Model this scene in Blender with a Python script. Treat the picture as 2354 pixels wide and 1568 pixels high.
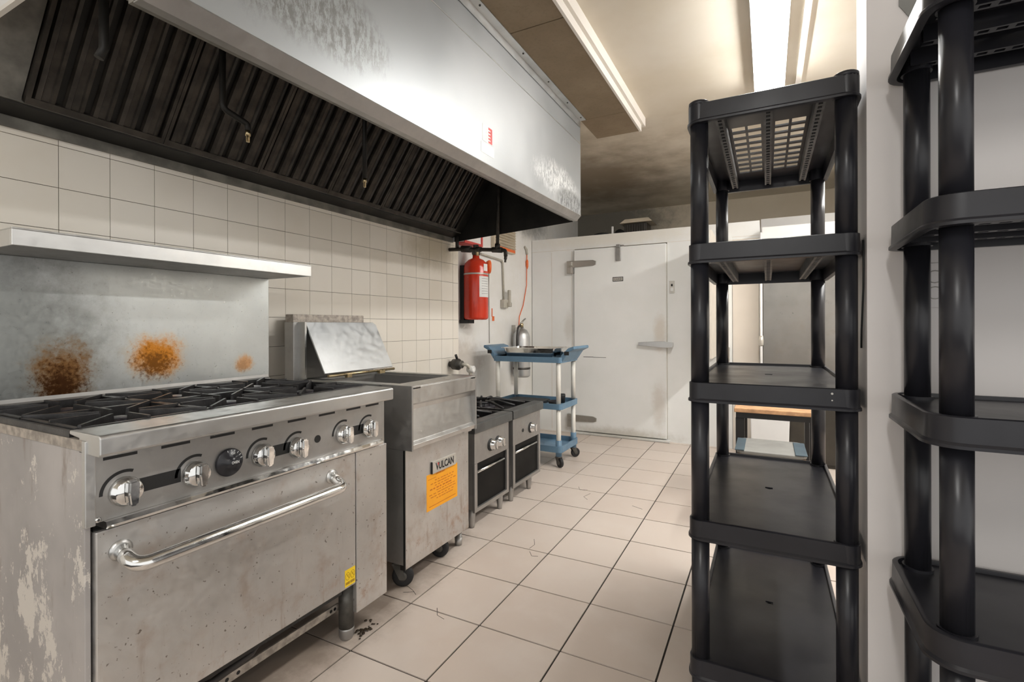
import bpy, bmesh, math, random
from mathutils import Vector, Matrix
random.seed(7)
for o in list(bpy.data.objects): bpy.data.objects.remove(o)
SC = bpy.context.scene
COL = SC.collection
PI = math.pi
# ------------------------------------------------------------------ camera
F, CX, CY, YAW, PIT, ROL = 1130.7, 1185.4, 749.5, -.473, -.0007, -.0032
CAM = Vector((2.2149, -.228, 1.144))
fw = Vector((math.sin(YAW)*math.cos(PIT), math.cos(YAW)*math.cos(PIT), math.sin(PIT)))
rt = Vector((math.cos(YAW), -math.sin(YAW), 0)); up = rt.cross(fw)
rt, up = math.cos(ROL)*rt + math.sin(ROL)*up, -math.sin(ROL)*rt + math.cos(ROL)*up
cd = bpy.data.cameras.new('camera'); co = bpy.data.objects.new('camera', cd); COL.objects.link(co)
cd.sensor_width = 36; cd.lens = 36*F/2354; cd.clip_start = .05
cd.shift_x = (1177-CX)/2354; cd.shift_y = -(784-CY)/2354
m = Matrix.Identity(4)
for i in range(3): m[i][0], m[i][1], m[i][2], m[i][3] = rt[i], up[i], -fw[i], CAM[i]
co.matrix_world = m
SC.camera = co
# ------------------------------------------------------------------ world, exposure
w = bpy.data.worlds.new('world'); SC.world = w; w.use_nodes = True
w.node_tree.nodes['Background'].inputs[0].default_value = (1, .985, .96, 1)
w.node_tree.nodes['Background'].inputs[1].default_value = .82
SC.view_settings.view_transform = 'Standard'; SC.view_settings.look = 'None'
SC.view_settings.exposure = 0.6; SC.view_settings.gamma = 1.0; SC.view_settings.use_curve_mapping = False
LAMP = 38.0        # strength of the fluorescent ceiling fixtures

# ------------------------------------------------------------------ materials
MATS = {}
class NT:
    """tiny helper around a node tree"""
    def __init__(s, name):
        s.m = bpy.data.materials.new(name); s.m.use_nodes = True; s.t = s.m.node_tree
        s.b = s.t.nodes['Principled BSDF']
        s.g = None
    def n(s, typ, **kw):
        x = s.t.nodes.new(typ)
        for k, v in kw.items():
            if k.startswith('i_'):
                x.inputs[k[2:].replace('_', ' ')].default_value = v
            else: setattr(x, k, v)
        return x
    def l(s, a, b): s.t.links.new(a, b)
    def pos(s):
        if s.g is None: s.g = s.n('ShaderNodeNewGeometry')
        return s.g.outputs['Position']
    def noise(s, scale, detail=4, rough=.55, vec=None, stretch=None, dist=0):
        v = vec or s.pos()
        if stretch:
            mp = s.n('ShaderNodeVectorMath', operation='MULTIPLY'); s.l(v, mp.inputs[0]); mp.inputs[1].default_value = stretch; v = mp.outputs[0]
        x = s.n('ShaderNodeTexNoise'); s.l(v, x.inputs['Vector'])
        x.inputs['Scale'].default_value = scale; x.inputs['Detail'].default_value = detail
        x.inputs['Roughness'].default_value = rough; x.inputs['Distortion'].default_value = dist
        return x.outputs['Fac']
    def ramp(s, fac, a, b, lo=0., hi=1.):
        x = s.n('ShaderNodeMapRange', clamp=True); x.interpolation_type = 'SMOOTHSTEP'
        s.l(fac, x.inputs['Value'])
        x.inputs['From Min'].default_value = a; x.inputs['From Max'].default_value = b
        x.inputs['To Min'].default_value = lo; x.inputs['To Max'].default_value = hi
        return x.outputs['Result']
    def math(s, op, a, b):
        x = s.n('ShaderNodeMath', operation=op)
        for i, v in enumerate((a, b)):
            if isinstance(v, (int, float)): x.inputs[i].default_value = v
            else: s.l(v, x.inputs[i])
        return x.outputs[0]
    def mix(s, fac, a, b):
        x = s.n('ShaderNodeMix', data_type='RGBA')
        if isinstance(fac, (int, float)): x.inputs[0].default_value = fac
        else: s.l(fac, x.inputs[0])
        for i, v in ((6, a), (7, b)):
            if isinstance(v, tuple): x.inputs[i].default_value = (*v, 1) if len(v) == 3 else v
            else: s.l(v, x.inputs[i])
        return x.outputs[2]
    def spot(s, c, r, noise=None, amt=0., hard=.6):
        """soft blob of radius r (tuple = per axis) around world point c, edge broken by noise; 1 inside"""
        if isinstance(r, (int, float)): r = (r, r, r)
        d = s.n('ShaderNodeVectorMath', operation='SUBTRACT'); s.l(s.pos(), d.inputs[0]); d.inputs[1].default_value = c
        e = s.n('ShaderNodeVectorMath', operation='DIVIDE'); s.l(d.outputs[0], e.inputs[0]); e.inputs[1].default_value = r
        ln = s.n('ShaderNodeVectorMath', operation='LENGTH'); s.l(e.outputs[0], ln.inputs[0])
        f = ln.outputs['Value']
        if noise is not None: f = s.math('ADD', f, s.math('MULTIPLY', s.math('SUBTRACT', noise, .5), amt))
        return s.ramp(f, 1., hard, 0., 1.)
    def bump(s, h, strength=.2, dist=.002):
        x = s.n('ShaderNodeBump'); x.inputs['Strength'].default_value = strength; x.inputs['Distance'].default_value = dist
        s.l(h, x.inputs['Height']); s.l(x.outputs[0], s.b.inputs['Normal'])
    def out(s, col=None, rough=None, metal=None, spec=None):
        for k, v in (('Base Color', col), ('Roughness', rough), ('Metallic', metal), ('Specular IOR Level', spec)):
            if v is None: continue
            if isinstance(v, tuple): s.b.inputs[k].default_value = (*v, 1) if len(v) == 3 else v
            elif isinstance(v, (int, float)): s.b.inputs[k].default_value = v
            else: s.l(v, s.b.inputs[k])
        MATS[s.m.name] = s.m
        return s.m

def plain(name, col, rough=.5, metal=0., var=.12, scale=12, spec=.5, bump=0.):
    t = NT(name); n = t.noise(scale)
    d = tuple(c*(1-var) for c in col); h = tuple(min(1, c*(1+var*.6)) for c in col)
    c = t.mix(t.ramp(n, .3, .7), d, h)
    if bump: t.bump(t.noise(scale*6), bump)
    return t.out(c, t.ramp(t.noise(scale*.7), .3, .7, max(.05, rough-.06), min(1, rough+.06)), metal, spec)

def steel(name, col=(.60, .60, .59), rough=.30, grime=(.20, .15, .10), g_amt=.35, g_scale=9, brush=(1, 1, 1), metal=1., speck=0.):
    t = NT(name)
    n1 = t.noise(g_scale, 5, .6); n2 = t.noise(34, 3, .6, stretch=brush); n3 = t.noise(2.2, 3)
    c = t.mix(t.ramp(n3, .3, .72), tuple(x*.84 for x in col), tuple(min(1, x*1.1) for x in col))
    c = t.mix(t.math('MULTIPLY', t.ramp(n1, .50, .95), g_amt), c, grime)
    if speck:
        c = t.mix(t.math('MULTIPLY', t.ramp(t.noise(95, 2, .5), .68, .74), speck), c, (.10, .07, .045))
    if name == 'steel_door':     # rust-brown runs and blooms low on the doors
        zs = t.n('ShaderNodeSeparateXYZ'); t.l(t.pos(), zs.inputs[0])
        run = t.math('MULTIPLY', t.ramp(t.noise(26, 5, .7, stretch=(1, 1, .12)), .54, .72), t.ramp(zs.outputs['Z'], .52, .15))
        c = t.mix(t.math('MULTIPLY', run, .6), c, (.27, .165, .10))
        blm = t.math('MULTIPLY', t.ramp(t.noise(13, 7, .75), .52, .68), t.ramp(zs.outputs['Z'], .40, .12))
        c = t.mix(t.math('MULTIPLY', blm, .6), c, (.42, .25, .16))
    r = t.ramp(n2, .25, .75, rough-.07, rough+.09)
    r = t.math('ADD', r, t.math('MULTIPLY', t.ramp(n1, .45, .95), .15))
    return t.out(c, r, metal, .5)

steel('stainless_steel', (.62, .62, .61), .36, g_amt=.25)
steel('stainless_dull', (.43, .42, .405), .44, g_amt=.35, metal=.85)
steel('steel_door', (.62, .605, .585), .42, (.36, .225, .14), .95, 8, (1, 1, 1), .85, .7)
steel('chrome', (.80, .80, .79), .10, g_amt=.08)
steel('hinge_metal', (.50, .485, .45), .42, g_amt=.5)
steel('fridge_steel', (.27, .262, .245), .34, g_amt=.3, metal=.8)
steel('galvanised_steel', (.62, .63, .63), .42, g_amt=.25)
# side of the range: worn pale paint patches and brown streaks on grey sheet
t = NT('worn_side_sheet')
n1 = t.noise(9, 8, .75, stretch=(1, 1, .6)); n2 = t.noise(16, 5, .7, stretch=(1, 1, .25)); n3 = t.noise(2.5, 4)
zz = t.n('ShaderNodeSeparateXYZ'); t.l(t.pos(), zz.inputs[0])
c = t.mix(t.ramp(n3, .3, .7), (.36, .34, .33), (.50, .47, .455))
c = t.mix(t.math('MULTIPLY', t.ramp(n2, .55, .75), .7), c, (.23, .17, .13))
c = t.mix(t.ramp(t.math('SUBTRACT', n1, t.math('MULTIPLY', t.math('ABSOLUTE', t.math('SUBTRACT', zz.outputs['Z'], .25), 0), .12)), .515, .53), c, (.66, .62, .57))
t.out(c, .55, .25)
# splash back behind the burners: steel with three scorched rust marks
t = NT('scorched_splashback')
nf = t.noise(60, 6, .75); nm = t.noise(18, 6, .7); ns = t.noise(85, 4, .7); nb = t.noise(3, 4)
c = t.mix(t.ramp(nb, .3, .7), (.49, .515, .515), (.60, .63, .63))
c = t.mix(t.math('MULTIPLY', t.ramp(nf, .55, .75), .35), c, (.30, .30, .29))
dirt = t.spot((.18, .38, 1.08), (.5, .36, .40), nm, 1.0, .3)
c = t.mix(t.math('MULTIPLY', dirt, .7), c, (.21, .215, .20))
for cc, rr, k, dk in (((.18, .525, .985), (.3, .095, .135), .9, 1.2), ((.18, .80, 1.03), (.3, .105, .088), 1., .8), ((.18, 1.145, .985), (.3, .05, .045), .6, .3)):
    halo = t.spot(cc, tuple(r*1.3 for r in rr), nm, 1.0, .2)
    c = t.mix(t.math('MULTIPLY', halo, .6*k), c, (.66, .42, .14) if dk < 1 else (.30, .21, .09))
    core = t.spot(cc, tuple(r*1.05 for r in rr), t.math('ADD', t.math('MULTIPLY', nm, .55), t.math('MULTIPLY', ns, .45)), 2.0, .35)
    c = t.mix(t.math('MULTIPLY', core, .95*k), c, (.58, .215, .014) if dk < 1 else (.25, .11, .022))
    cen = t.spot((cc[0], cc[1]-.008, cc[2]-rr[2]*.25), tuple(r*.8 for r in rr), ns, 2.6, .2)
    c = t.mix(t.math('MULTIPLY', cen, min(1., .9*dk)), c, (.075, .028, .008))
t.out(c, t.ramp(nf, .3, .7, .27, .40), .85)
# hood front: pale galvanised sheet with frosted and dark worn areas
t = NT('hood_sheet')
nf = t.noise(55, 7, .8, stretch=(1, 1, .4)); nm = t.noise(6, 6, .7); nb = t.noise(1.2, 3)
c = t.mix(t.ramp(nb, .35, .65), (.34, .355, .36), (.44, .45, .455))
fr = t.spot((1.07, 2.60, 2.03), (.4, .44, .13), nm, 1.2, .3)
c = t.mix(t.math('MULTIPLY', fr, t.ramp(nf, .44, .54)), c, (.78, .79, .785))
dk = t.spot((1.07, 2.80, 1.955), (.4, .30, .085), nm, 1.0, .55)
c = t.mix(t.math('MULTIPLY', t.math('MULTIPLY', dk, t.ramp(nf, .46, .52)), .85), c, (.14, .145, .14))
d2 = t.spot((1.07, .76, 2.05), (.4, .34, .16), nm, 1.2, .5)
c = t.mix(t.math('MULTIPLY', t.math('MULTIPLY', d2, t.ramp(nf, .42, .58)), .75), c, (.15, .147, .135))
t.out(c, t.ramp(nb, .3, .7, .38, .50), .55)
plain('soot', (.016, .0145, .012), .50, 0, .5, 7, .35)
plain('sooty_baffle', (.050, .042, .034), .40, .45, .5, 14, .5)
plain('sooty_strip', (.20, .19, .165), .5, .3, .4, 10)
plain('cast_iron', (.028, .027, .028), .42, .1, .4, 30, .5, .3)
plain('burner_iron', (.040, .036, .045), .35, .2, .5, 60, .5, .5)
plain('black_plastic', (.019, .019, .024), .34, 0, .2, 8, .45)
plain('black_rubber', (.015, .015, .016), .6, 0, .2, 20)
plain('black_enamel', (.008, .008, .008), .12, 0, .1, 8)
plain('black_opening', (.004, .004, .004), .45, 0, .1, 8, .15)
plain('black_print', (.012, .012, .012), .5, 0, .1, 8)
plain('rib_grey', (.12, .12, .12), .55, 0, .3, 18)
plain('dark_pipe', (.045, .040, .034), .5, .4, .4, 20)
plain('brass', (.62, .50, .30), .3, 1., .2, 30)
plain('white_paint', (.80, .795, .78), .5, 0, .05, 3)
plain('warm_white_paint', (.80, .76, .70), .55, 0, .05, 2)
plain('partition_paint', (.77, .735, .72), .5, 0, .04, 2)
plain('beige_panel', (.72, .66, .58), .5, 0, .06, 2)
plain('grout_dark', (.036, .029, .024), .85, 0, .4, 12)
plain('grout_wall', (.17, .14, .11), .85, 0, .4, 8)
plain('cart_blue', (.125, .225, .325), .45, 0, .12, 10)
plain('cart_post', (.72, .70, .64), .4, 0, .08, 10)
plain('red_cylinder', (.64, .045, .018), .22, 0, .08, 10)
plain('orange_plastic', (.85, .16, .03), .4, 0, .1, 10)
plain('paper_white', (.82, .82, .80), .6, 0, .05, 20)
plain('label_orange', (.95, .40, .010), .5, 0, .04, 10)
plain('label_print', (.60, .15, .005), .6, 0, .1, 40)
plain('label_yellow', (.95, .66, .020), .45, 0, .04, 10)
plain('label_brown', (.42, .24, .010), .5, 0, .1, 30)
plain('label_red', (.62, .07, .06), .5, 0, .1, 30)
plain('plate_silver', (.62, .60, .55), .4, .6, .1, 20)
plain('wood', (.58, .33, .17), .55, 0, .25, 20)
plain('wood_dark', (.20, .11, .05), .6, 0, .3, 20)
plain('dark_cabinet', (.035, .030, .022), .5, 0, .3, 6)
plain('stool_grey', (.25, .25, .235), .6, 0, .12, 8)
plain('stool_blue', (.055, .085, .105), .7, 0, .12, 8)
plain('white_box', (.78, .785, .78), .4, 0, .03, 4)
plain('vent_beige', (.60, .52, .40), .5, 0, .1, 10)
plain('conduit', (.52, .49, .42), .5, .2, .12, 14)
plain('lamp_metal', (.82, .82, .80), .4, 0, .04, 4)
plain('hose_dark', (.035, .030, .028), .5, 0, .2, 20)
plain('oil_dark', (.05, .035, .022), .25, 0, .3, 12)
plain('weathered_iron', (.10, .095, .085), .5, .5, .4, 18)
plain('rail_grey', (.115, .118, .115), .42, .5, .2, 10)
plain('dirty_bar', (.42, .37, .32), .6, .2, .35, 40)
plain('cloth_white', (.76, .75, .72), .8, 0, .1, 20)
# glossy cream wall tile, every tile a touch different
t = NT('wall_tile')
oi = t.n('ShaderNodeObjectInfo'); nb = t.noise(3, 4); nf = t.noise(22, 6, .75)
c = t.mix(oi.outputs['Random'], (.775, .72, .63), (.82, .77, .69))
c = t.mix(t.math('MULTIPLY', t.ramp(nb, .5, .75), .25), c, (.70, .62, .50))
c = t.mix(t.math('MULTIPLY', t.ramp(nf, .71, .77), .5), c, (.36, .30, .22))
gr = t.spot((0, 2.75, 1.72), (.4, .45, .22), t.noise(6, 5, .7), 1.1, .2)
c = t.mix(t.math('MULTIPLY', gr, .55), c, (.36, .29, .16))
t.out(c, .30, 0, .5)
# floor tile
t = NT('floor_tile')
oi = t.n('ShaderNodeObjectInfo'); nb = t.noise(5, 5); nf = t.noise(26, 6, .75)
c = t.mix(oi.outputs['Random'], (.62, .525, .455), (.68, .59, .52))
c = t.mix(t.math('MULTIPLY', t.ramp(nb, .42, .7), .5), c, (.70, .62, .555))
c = t.mix(t.math('MULTIPLY', t.ramp(nf, .70, .78), .25), c, (.35, .27, .20))
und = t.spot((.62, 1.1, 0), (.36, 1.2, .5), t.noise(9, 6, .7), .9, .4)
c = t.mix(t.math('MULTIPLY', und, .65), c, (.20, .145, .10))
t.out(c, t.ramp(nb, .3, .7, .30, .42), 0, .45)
# ceiling: old cream paint, sooted around the hood
t = NT('ceiling_paint')
nb = t.noise(1.5, 5); nm = t.noise(3, 6, .6)
c = t.mix(t.ramp(nb, .35, .68), (.67, .60, .485), (.73, .67, .57))
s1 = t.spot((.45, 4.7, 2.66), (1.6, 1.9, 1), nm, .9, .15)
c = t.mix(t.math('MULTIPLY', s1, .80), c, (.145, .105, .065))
t.out(c, .6, 0, .3)
t = NT('soffit_board')
nm = t.noise(3, 5); nf = t.noise(60, 3)
c = t.mix(t.ramp(nm, .3, .7), (.22, .165, .105), (.29, .225, .15))
c = t.mix(t.math('MULTIPLY', t.ramp(nf, .5, .7), .2), c, (.13, .10, .06))
t.out(c, .7, 0, .25)
# back wall above the cold room: grimy block
t = NT('sooty_wall')
nb = t.noise(2, 5); nm = t.noise(9, 7, .75)
c = t.mix(t.ramp(nb, .3, .7), (.60, .53, .42), (.66, .59, .48))
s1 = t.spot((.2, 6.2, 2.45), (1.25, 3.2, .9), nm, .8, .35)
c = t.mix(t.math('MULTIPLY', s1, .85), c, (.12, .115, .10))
c = t.mix(t.math('MULTIPLY', t.ramp(nm, .62, .72), .4), c, (.40, .41, .38))
t.out(c, .6, 0, .3)
# painted left wall beyond the tiles
t = NT('left_wall_paint')
nb = t.noise(4, 6, .7); nm = t.noise(11, 7, .75)
c = t.mix(t.ramp(nb, .35, .7), (.80, .785, .745), (.84, .83, .81))
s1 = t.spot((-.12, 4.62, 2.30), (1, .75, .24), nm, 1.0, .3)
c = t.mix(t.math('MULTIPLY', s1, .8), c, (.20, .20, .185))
s2 = t.spot((-.12, 3.3, .82), (1, .5, .28), nm, 1.2, .3)
c = t.mix(t.math('MULTIPLY', s2, .45), c, (.40, .31, .22))
cylinder_shadow = t.spot((-.12, 3.25, 1.62), (1, .16, .5), nm, .9, .4)  # shadow by the red cylinder, mixed into the wall colour
c = t.mix(t.math('MULTIPLY', cylinder_shadow, .45), c, (.26, .25, .23))
t.out(c, .5, 0, .4)
# enamelled cold-room front with smudges
t = NT('cooler_white')
nb = t.noise(3, 5); nm = t.noise(14, 7, .8)
c = t.mix(t.ramp(nb, .35, .65), (.82, .83, .81), (.855, .86, .845))
c = t.mix(t.math('MULTIPLY', t.ramp(nm, .69, .76), .35), c, (.42, .38, .31))
for cc, rr, k, cl in (((1.28, 4.7, 1.08), (.09, 1, .24), .45, (.58, .48, .36)), ((.88, 4.7, .03), (.75, 1, .10), .55, (.40, .36, .28)), ((1.27, 4.7, .36), (.10, 1, .30), .4, (.50, .42, .33)),
                      ((.80, 4.72, 2.05), (1.4, 1, .12), .35, (.72, .64, .49)), ((.31, 4.7, 1.12), (.07, 1, .22), .35, (.45, .40, .32))):
    c = t.mix(t.math('MULTIPLY', t.spot(cc, rr, nm, 1.0, .2), k), c, cl)
t.out(c, t.ramp(nm, .3, .7, .30, .42), 0, .5)
# fluorescent lens
t = NT('lamp_lens'); t.b.inputs['Emission Color'].default_value = (1., .99, .965, 1); t.b.inputs['Emission Strength'].default_value = LAMP
t.out((.9, .9, .9), .4)

# ------------------------------------------------------------------ mesh helpers (world coordinates)
def bx(bm, x0, x1, y0, y1, z0, z1):
    v = [bm.verts.new(p) for p in ((x0, y0, z0), (x1, y0, z0), (x1, y1, z0), (x0, y1, z0), (x0, y0, z1), (x1, y0, z1), (x1, y1, z1), (x0, y1, z1))]
    for f in ((0, 3, 2, 1), (4, 5, 6, 7), (0, 1, 5, 4), (1, 2, 6, 5), (2, 3, 7, 6), (3, 0, 4, 7)): bm.faces.new([v[i] for i in f])
    return bm
def BX(*a):
    return bx(bmesh.new(), *a)
def frame_of(d):
    d = d.normalized(); a = Vector((0, 0, 1)) if abs(d.z) < .9 else Vector((1, 0, 0))
    u = d.cross(a).normalized(); return u, d.cross(u).normalized()
def ring(bm, c, u, v, r, n, r2=None):
    r2 = r if r2 is None else r2
    return [bm.verts.new(c + u*(r*math.cos(2*PI*i/n)) + v*(r2*math.sin(2*PI*i/n))) for i in range(n)]
def skin(bm, rings, cap=True, smooth=True):
    n = len(rings[0])
    for a, b in zip(rings, rings[1:]):
        for i in range(n):
            f = bm.faces.new((a[i], a[(i+1) % n], b[(i+1) % n], b[i])); f.smooth = smooth
    if cap:
        bm.faces.new(rings[0][::-1]); bm.faces.new(rings[-1])
def lathe(bm, base, axis, prof, n=24):
    """prof: list of (distance along the axis, radius)"""
    base = Vector(base); axis = Vector(axis).normalized(); u, v = frame_of(axis)
    skin(bm, [ring(bm, base + axis*h, u, v, max(r, 1e-4), n) for h, r in prof]); return bm
def cyl(bm, a, b, r, n=16, r2=None):
    a, b = Vector(a), Vector(b); d = b-a
    return lathe(bm, a, d, [(0, r), (d.length, r if r2 is None else r2)], n)
def tube(bm, pts, r, n=10, bend=0.):
    P = [Vector(p) for p in pts]
    if bend:
        Q = [P[0]]
        for a, b, c in zip(P, P[1:], P[2:]):
            d1 = (a-b); d2 = (c-b); k = min(bend, d1.length*.49, d2.length*.49)
            s, e = b+d1.normalized()*k, b+d2.normalized()*k
            for i in range(6):
                f = i/5; Q.append((1-f)**2*s + 2*f*(1-f)*b + f*f*e)
        Q.append(P[-1]); P = Q
    rings = []; u = None
    for i, p in enumerate(P):
        d = (P[min(i+1, len(P)-1)] - P[max(i-1, 0)]).normalized()
        if u is None: u, v = frame_of(d)
        u = (u - d*u.dot(d)).normalized(); v = d.cross(u)
        rings.append(ring(bm, p, u, v, r, n))
    skin(bm, rings); return bm
def prism(bm, outline, axis, a, b):
    """outline in the two other axes (in order) extruded along axis from a to b"""
    def mk(p, h):
        q = list(p); q.insert('xyz'.index(axis), h); return bm.verts.new(q)
    A = [mk(p, a) for p in outline]; B = [mk(p, b) for p in outline]; n = len(A)
    bm.faces.new(A); bm.faces.new(B[::-1])
    for i in range(n): bm.faces.new((A[i], B[i], B[(i+1) % n], A[(i+1) % n]))
    bmesh.ops.recalc_face_normals(bm, faces=bm.faces); return bm
def rrect(x0, x1, y0, y1, r, n=6):
    pts = []
    for cx, cy, a in ((x1-r, y1-r, 0), (x0+r, y1-r, PI/2), (x0+r, y0+r, PI), (x1-r, y0+r, 1.5*PI)):
        for i in range(n+1): pts.append((cx+r*math.cos(a+i*PI/2/n), cy+r*math.sin(a+i*PI/2/n)))
    return pts
def rootloc(p):
    while p.parent: p = p.parent
    return p.location.copy()
def obj(name, bm, mat, parent=None, label=None, bevel=0., smooth=False, sharp=0.):
    """one mesh object from a bmesh in world coordinates"""
    if parent is not None: L = rootloc(parent)
    else:
        xs = [v.co.x for v in bm.verts]; ys = [v.co.y for v in bm.verts]; z = min(v.co.z for v in bm.verts)
        L = Vector(((min(xs)+max(xs))/2, (min(ys)+max(ys))/2, z))
    bmesh.ops.translate(bm, verts=bm.verts, vec=-L)
    bmesh.ops.recalc_face_normals(bm, faces=bm.faces)
    if smooth:
        for f in bm.faces: f.smooth = True
    me = bpy.data.meshes.new(name); bm.to_mesh(me); bm.free()
    if sharp: me.set_sharp_from_angle(angle=sharp)
    me.materials.append(MATS[mat])
    o = bpy.data.objects.new(name, me); COL.objects.link(o)
    if parent is not None: o.parent = parent
    else: o.location = L
    if bevel:
        b = o.modifiers.new('bevel', 'BEVEL'); b.width = bevel; b.segments = 2; b.limit_method = 'ANGLE'; b.angle_limit = .6
    if label: o['label'] = label
    return o
def thing(name, label, cat, loc, group=None):
    o = bpy.data.objects.new(name, None); COL.objects.link(o); o.location = loc; o.empty_display_size = .1
    o['label'] = label; o['category'] = cat
    if group: o['group'] = group
    return o
def tag(o, label, cat, group=None):
    o['label'] = label; o['category'] = cat
    if group: o['group'] = group
    return o
def struct(name, bm, mat, bevel=0.):
    o = obj(name, bm, mat, None, None, bevel); o['kind'] = 'structure'; return o
def child_copy(src, name, parent, off):
    c = src.copy(); c.name = name; COL.objects.link(c); c.parent = parent; c.location = Vector(off); return c
def copy_tree(o, parent=None):
    c = o.copy(); COL.objects.link(c); c.parent = parent
    for ch in list(o.children): copy_tree(ch, c)
    return c
def text_bm(s, height, width=None, depth=.0006, bold=0.):
    cu = bpy.data.curves.new('t', 'FONT'); cu.body = s; cu.size = 1; cu.extrude = 0; cu.resolution_u = 3; cu.offset = bold
    ob = bpy.data.objects.new('t', cu); COL.objects.link(ob)
    dg = bpy.context.evaluated_depsgraph_get(); dg.update()
    me = bpy.data.meshes.new_from_object(ob.evaluated_get(dg))
    bm = bmesh.new(); bm.from_mesh(me)
    bpy.data.objects.remove(ob); bpy.data.curves.remove(cu); bpy.data.meshes.remove(me)
    xs = [v.co.x for v in bm.verts]; ys = [v.co.y for v in bm.verts]
    sy = height/(max(ys)-min(ys)); sx = sy if width is None else width/(max(xs)-min(xs))
    mx, my = (max(xs)+min(xs))/2, (max(ys)+min(ys))/2
    for v in bm.verts: v.co = Vector(((v.co.x-mx)*sx, (v.co.y-my)*sy, 0))
    r = bmesh.ops.extrude_face_region(bm, geom=bm.faces[:])
    bmesh.ops.translate(bm, verts=[e for e in r['geom'] if isinstance(e, bmesh.types.BMVert)], vec=(0, 0, depth))
    return bm
def place(bm, c, u, v):
    """local x -> u, y -> v, z -> u x v, origin -> c"""
    u, v = Vector(u), Vector(v); n = u.cross(v)
    M = Matrix(((u.x, v.x, n.x, c[0]), (u.y, v.y, n.y, c[1]), (u.z, v.z, n.z, c[2]), (0, 0, 0, 1)))
    bmesh.ops.transform(bm, matrix=M, verts=bm.verts); return bm
FX = dict(u=(0, 1, 0), v=(0, 0, 1))      # writing on a face that looks towards +X
FY = dict(u=(1, 0, 0), v=(0, 0, 1))      # writing on a face that looks towards -Y

# ================================================================== THE ROOM
ZC = 2.66
floor = struct('floor', BX(-.35, 4.6, -3.3, 6.5, -.12, -.004), 'grout_dark')
TF = .33
tl = None
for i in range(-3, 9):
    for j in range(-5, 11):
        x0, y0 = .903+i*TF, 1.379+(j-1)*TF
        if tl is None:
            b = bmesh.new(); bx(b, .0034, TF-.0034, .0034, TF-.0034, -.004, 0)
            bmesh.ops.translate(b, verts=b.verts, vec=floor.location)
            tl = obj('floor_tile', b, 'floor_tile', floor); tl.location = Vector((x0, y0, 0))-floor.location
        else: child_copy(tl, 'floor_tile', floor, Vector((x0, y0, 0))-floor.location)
for i in range(9):   # cut row of threshold tiles along the cold room
    b = BX(-.09+i*.33, .235+i*.33, 4.685, 4.80, -.004, .0)
    obj('threshold_tile', b, 'floor_tile', floor)
for pts in ([(1.02, 1.40), (1.05, 1.36), (1.09, 1.35)], [(.80, 1.48), (.85, 1.46), (.88, 1.44)], [(.82, 1.43), (.86, 1.455)], [(1.14, 2.02), (1.17, 1.98), (1.20, 1.99)], [(1.10, 2.16), (1.13, 2.10), (1.125, 2.05)], [(1.02, 3.08), (1.05, 3.02), (1.10, 3.04)], [(1.14, 2.98), (1.12, 2.90), (1.16, 2.86)], [(1.45, 2.88), (1.52, 2.85)]):
    obj('crack', tube(bmesh.new(), [(x, y, .0) for x, y in pts], .0011, 4), 'grout_dark', floor)
b = bmesh.new()
for i in range(42):
    a, r = random.uniform(0, 2*PI), abs(random.gauss(0, .022)); q = random.uniform(.003, .008)
    bmesh.ops.create_icosphere(b, subdivisions=1, radius=q, matrix=Matrix.Translation((.868+r*math.cos(a)*.8, 1.155+r*math.sin(a)*1.6, q*.4)) @ Matrix.Diagonal((1, 1, .5, 1)))
for v in b.verts: v.co.z = max(v.co.z, .0002)
o = obj('grease_crumbs', b, 'oil_dark'); tag(o, 'dark greasy crumbs on the floor beside the front leg of the range', 'debris'); o['kind'] = 'stuff'
struct('ceiling', BX(-.35, 4.6, -3.3, 6.5, ZC, ZC+.12), 'ceiling_paint')
wl = struct('wall_left', BX(-.12, -.004, -3.2, 3.088, -.004, ZC), 'grout_wall')
tw, th = .152, .1476
tl = None
for i in range(-3, 18):
    for k in range(-7, 7):
        y0, z0 = .4277+i*tw, 1.0424+k*th
        y1 = min(y0+tw, 3.088)
        if i == 17:
            b = BX(-.004, 0, y0+.0011, y1, z0+.0011, z0+th-.0011); obj('wall_tile', b, 'wall_tile', wl); continue
        if tl is None:
            b = bmesh.new(); bx(b, -.004, 0, .0011, tw-.0011, .0011, th-.0011)
            bmesh.ops.translate(b, verts=b.verts, vec=wl.location)
            tl = obj('wall_tile', b, 'wall_tile', wl); tl.location = Vector((0, y0, z0))-wl.location
        else: child_copy(tl, 'wall_tile', wl, Vector((0, y0, z0))-wl.location)
obj('upper_paint', BX(-.004, 0, -3.2, 3.088, 2.0776, ZC-.001), 'warm_white_paint', wl)
obj('end_paint', BX(-.004, 0, -3.2, -.030, .0, 2.0766), 'warm_white_paint', wl)
struct('wall_left_rear', BX(-.30, -.125, 3.05, 6.4, -.004, ZC), 'left_wall_paint')
struct('wall_far', BX(-.30, 4.5, 6.25, 6.40, -.004, ZC), 'sooty_wall')
struct('wall_right', BX(4.5, 4.6, 1.335, 6.4, -.004, ZC), 'warm_white_paint')
wr = struct('wall_partition', BX(2.447, 4.5, 1.335, 1.49, -.004, ZC), 'partition_paint')
struct('baseboard_partition', BX(2.4475, 4.5, 1.329, 1.3345, .0, .09), 'white_paint')
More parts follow.
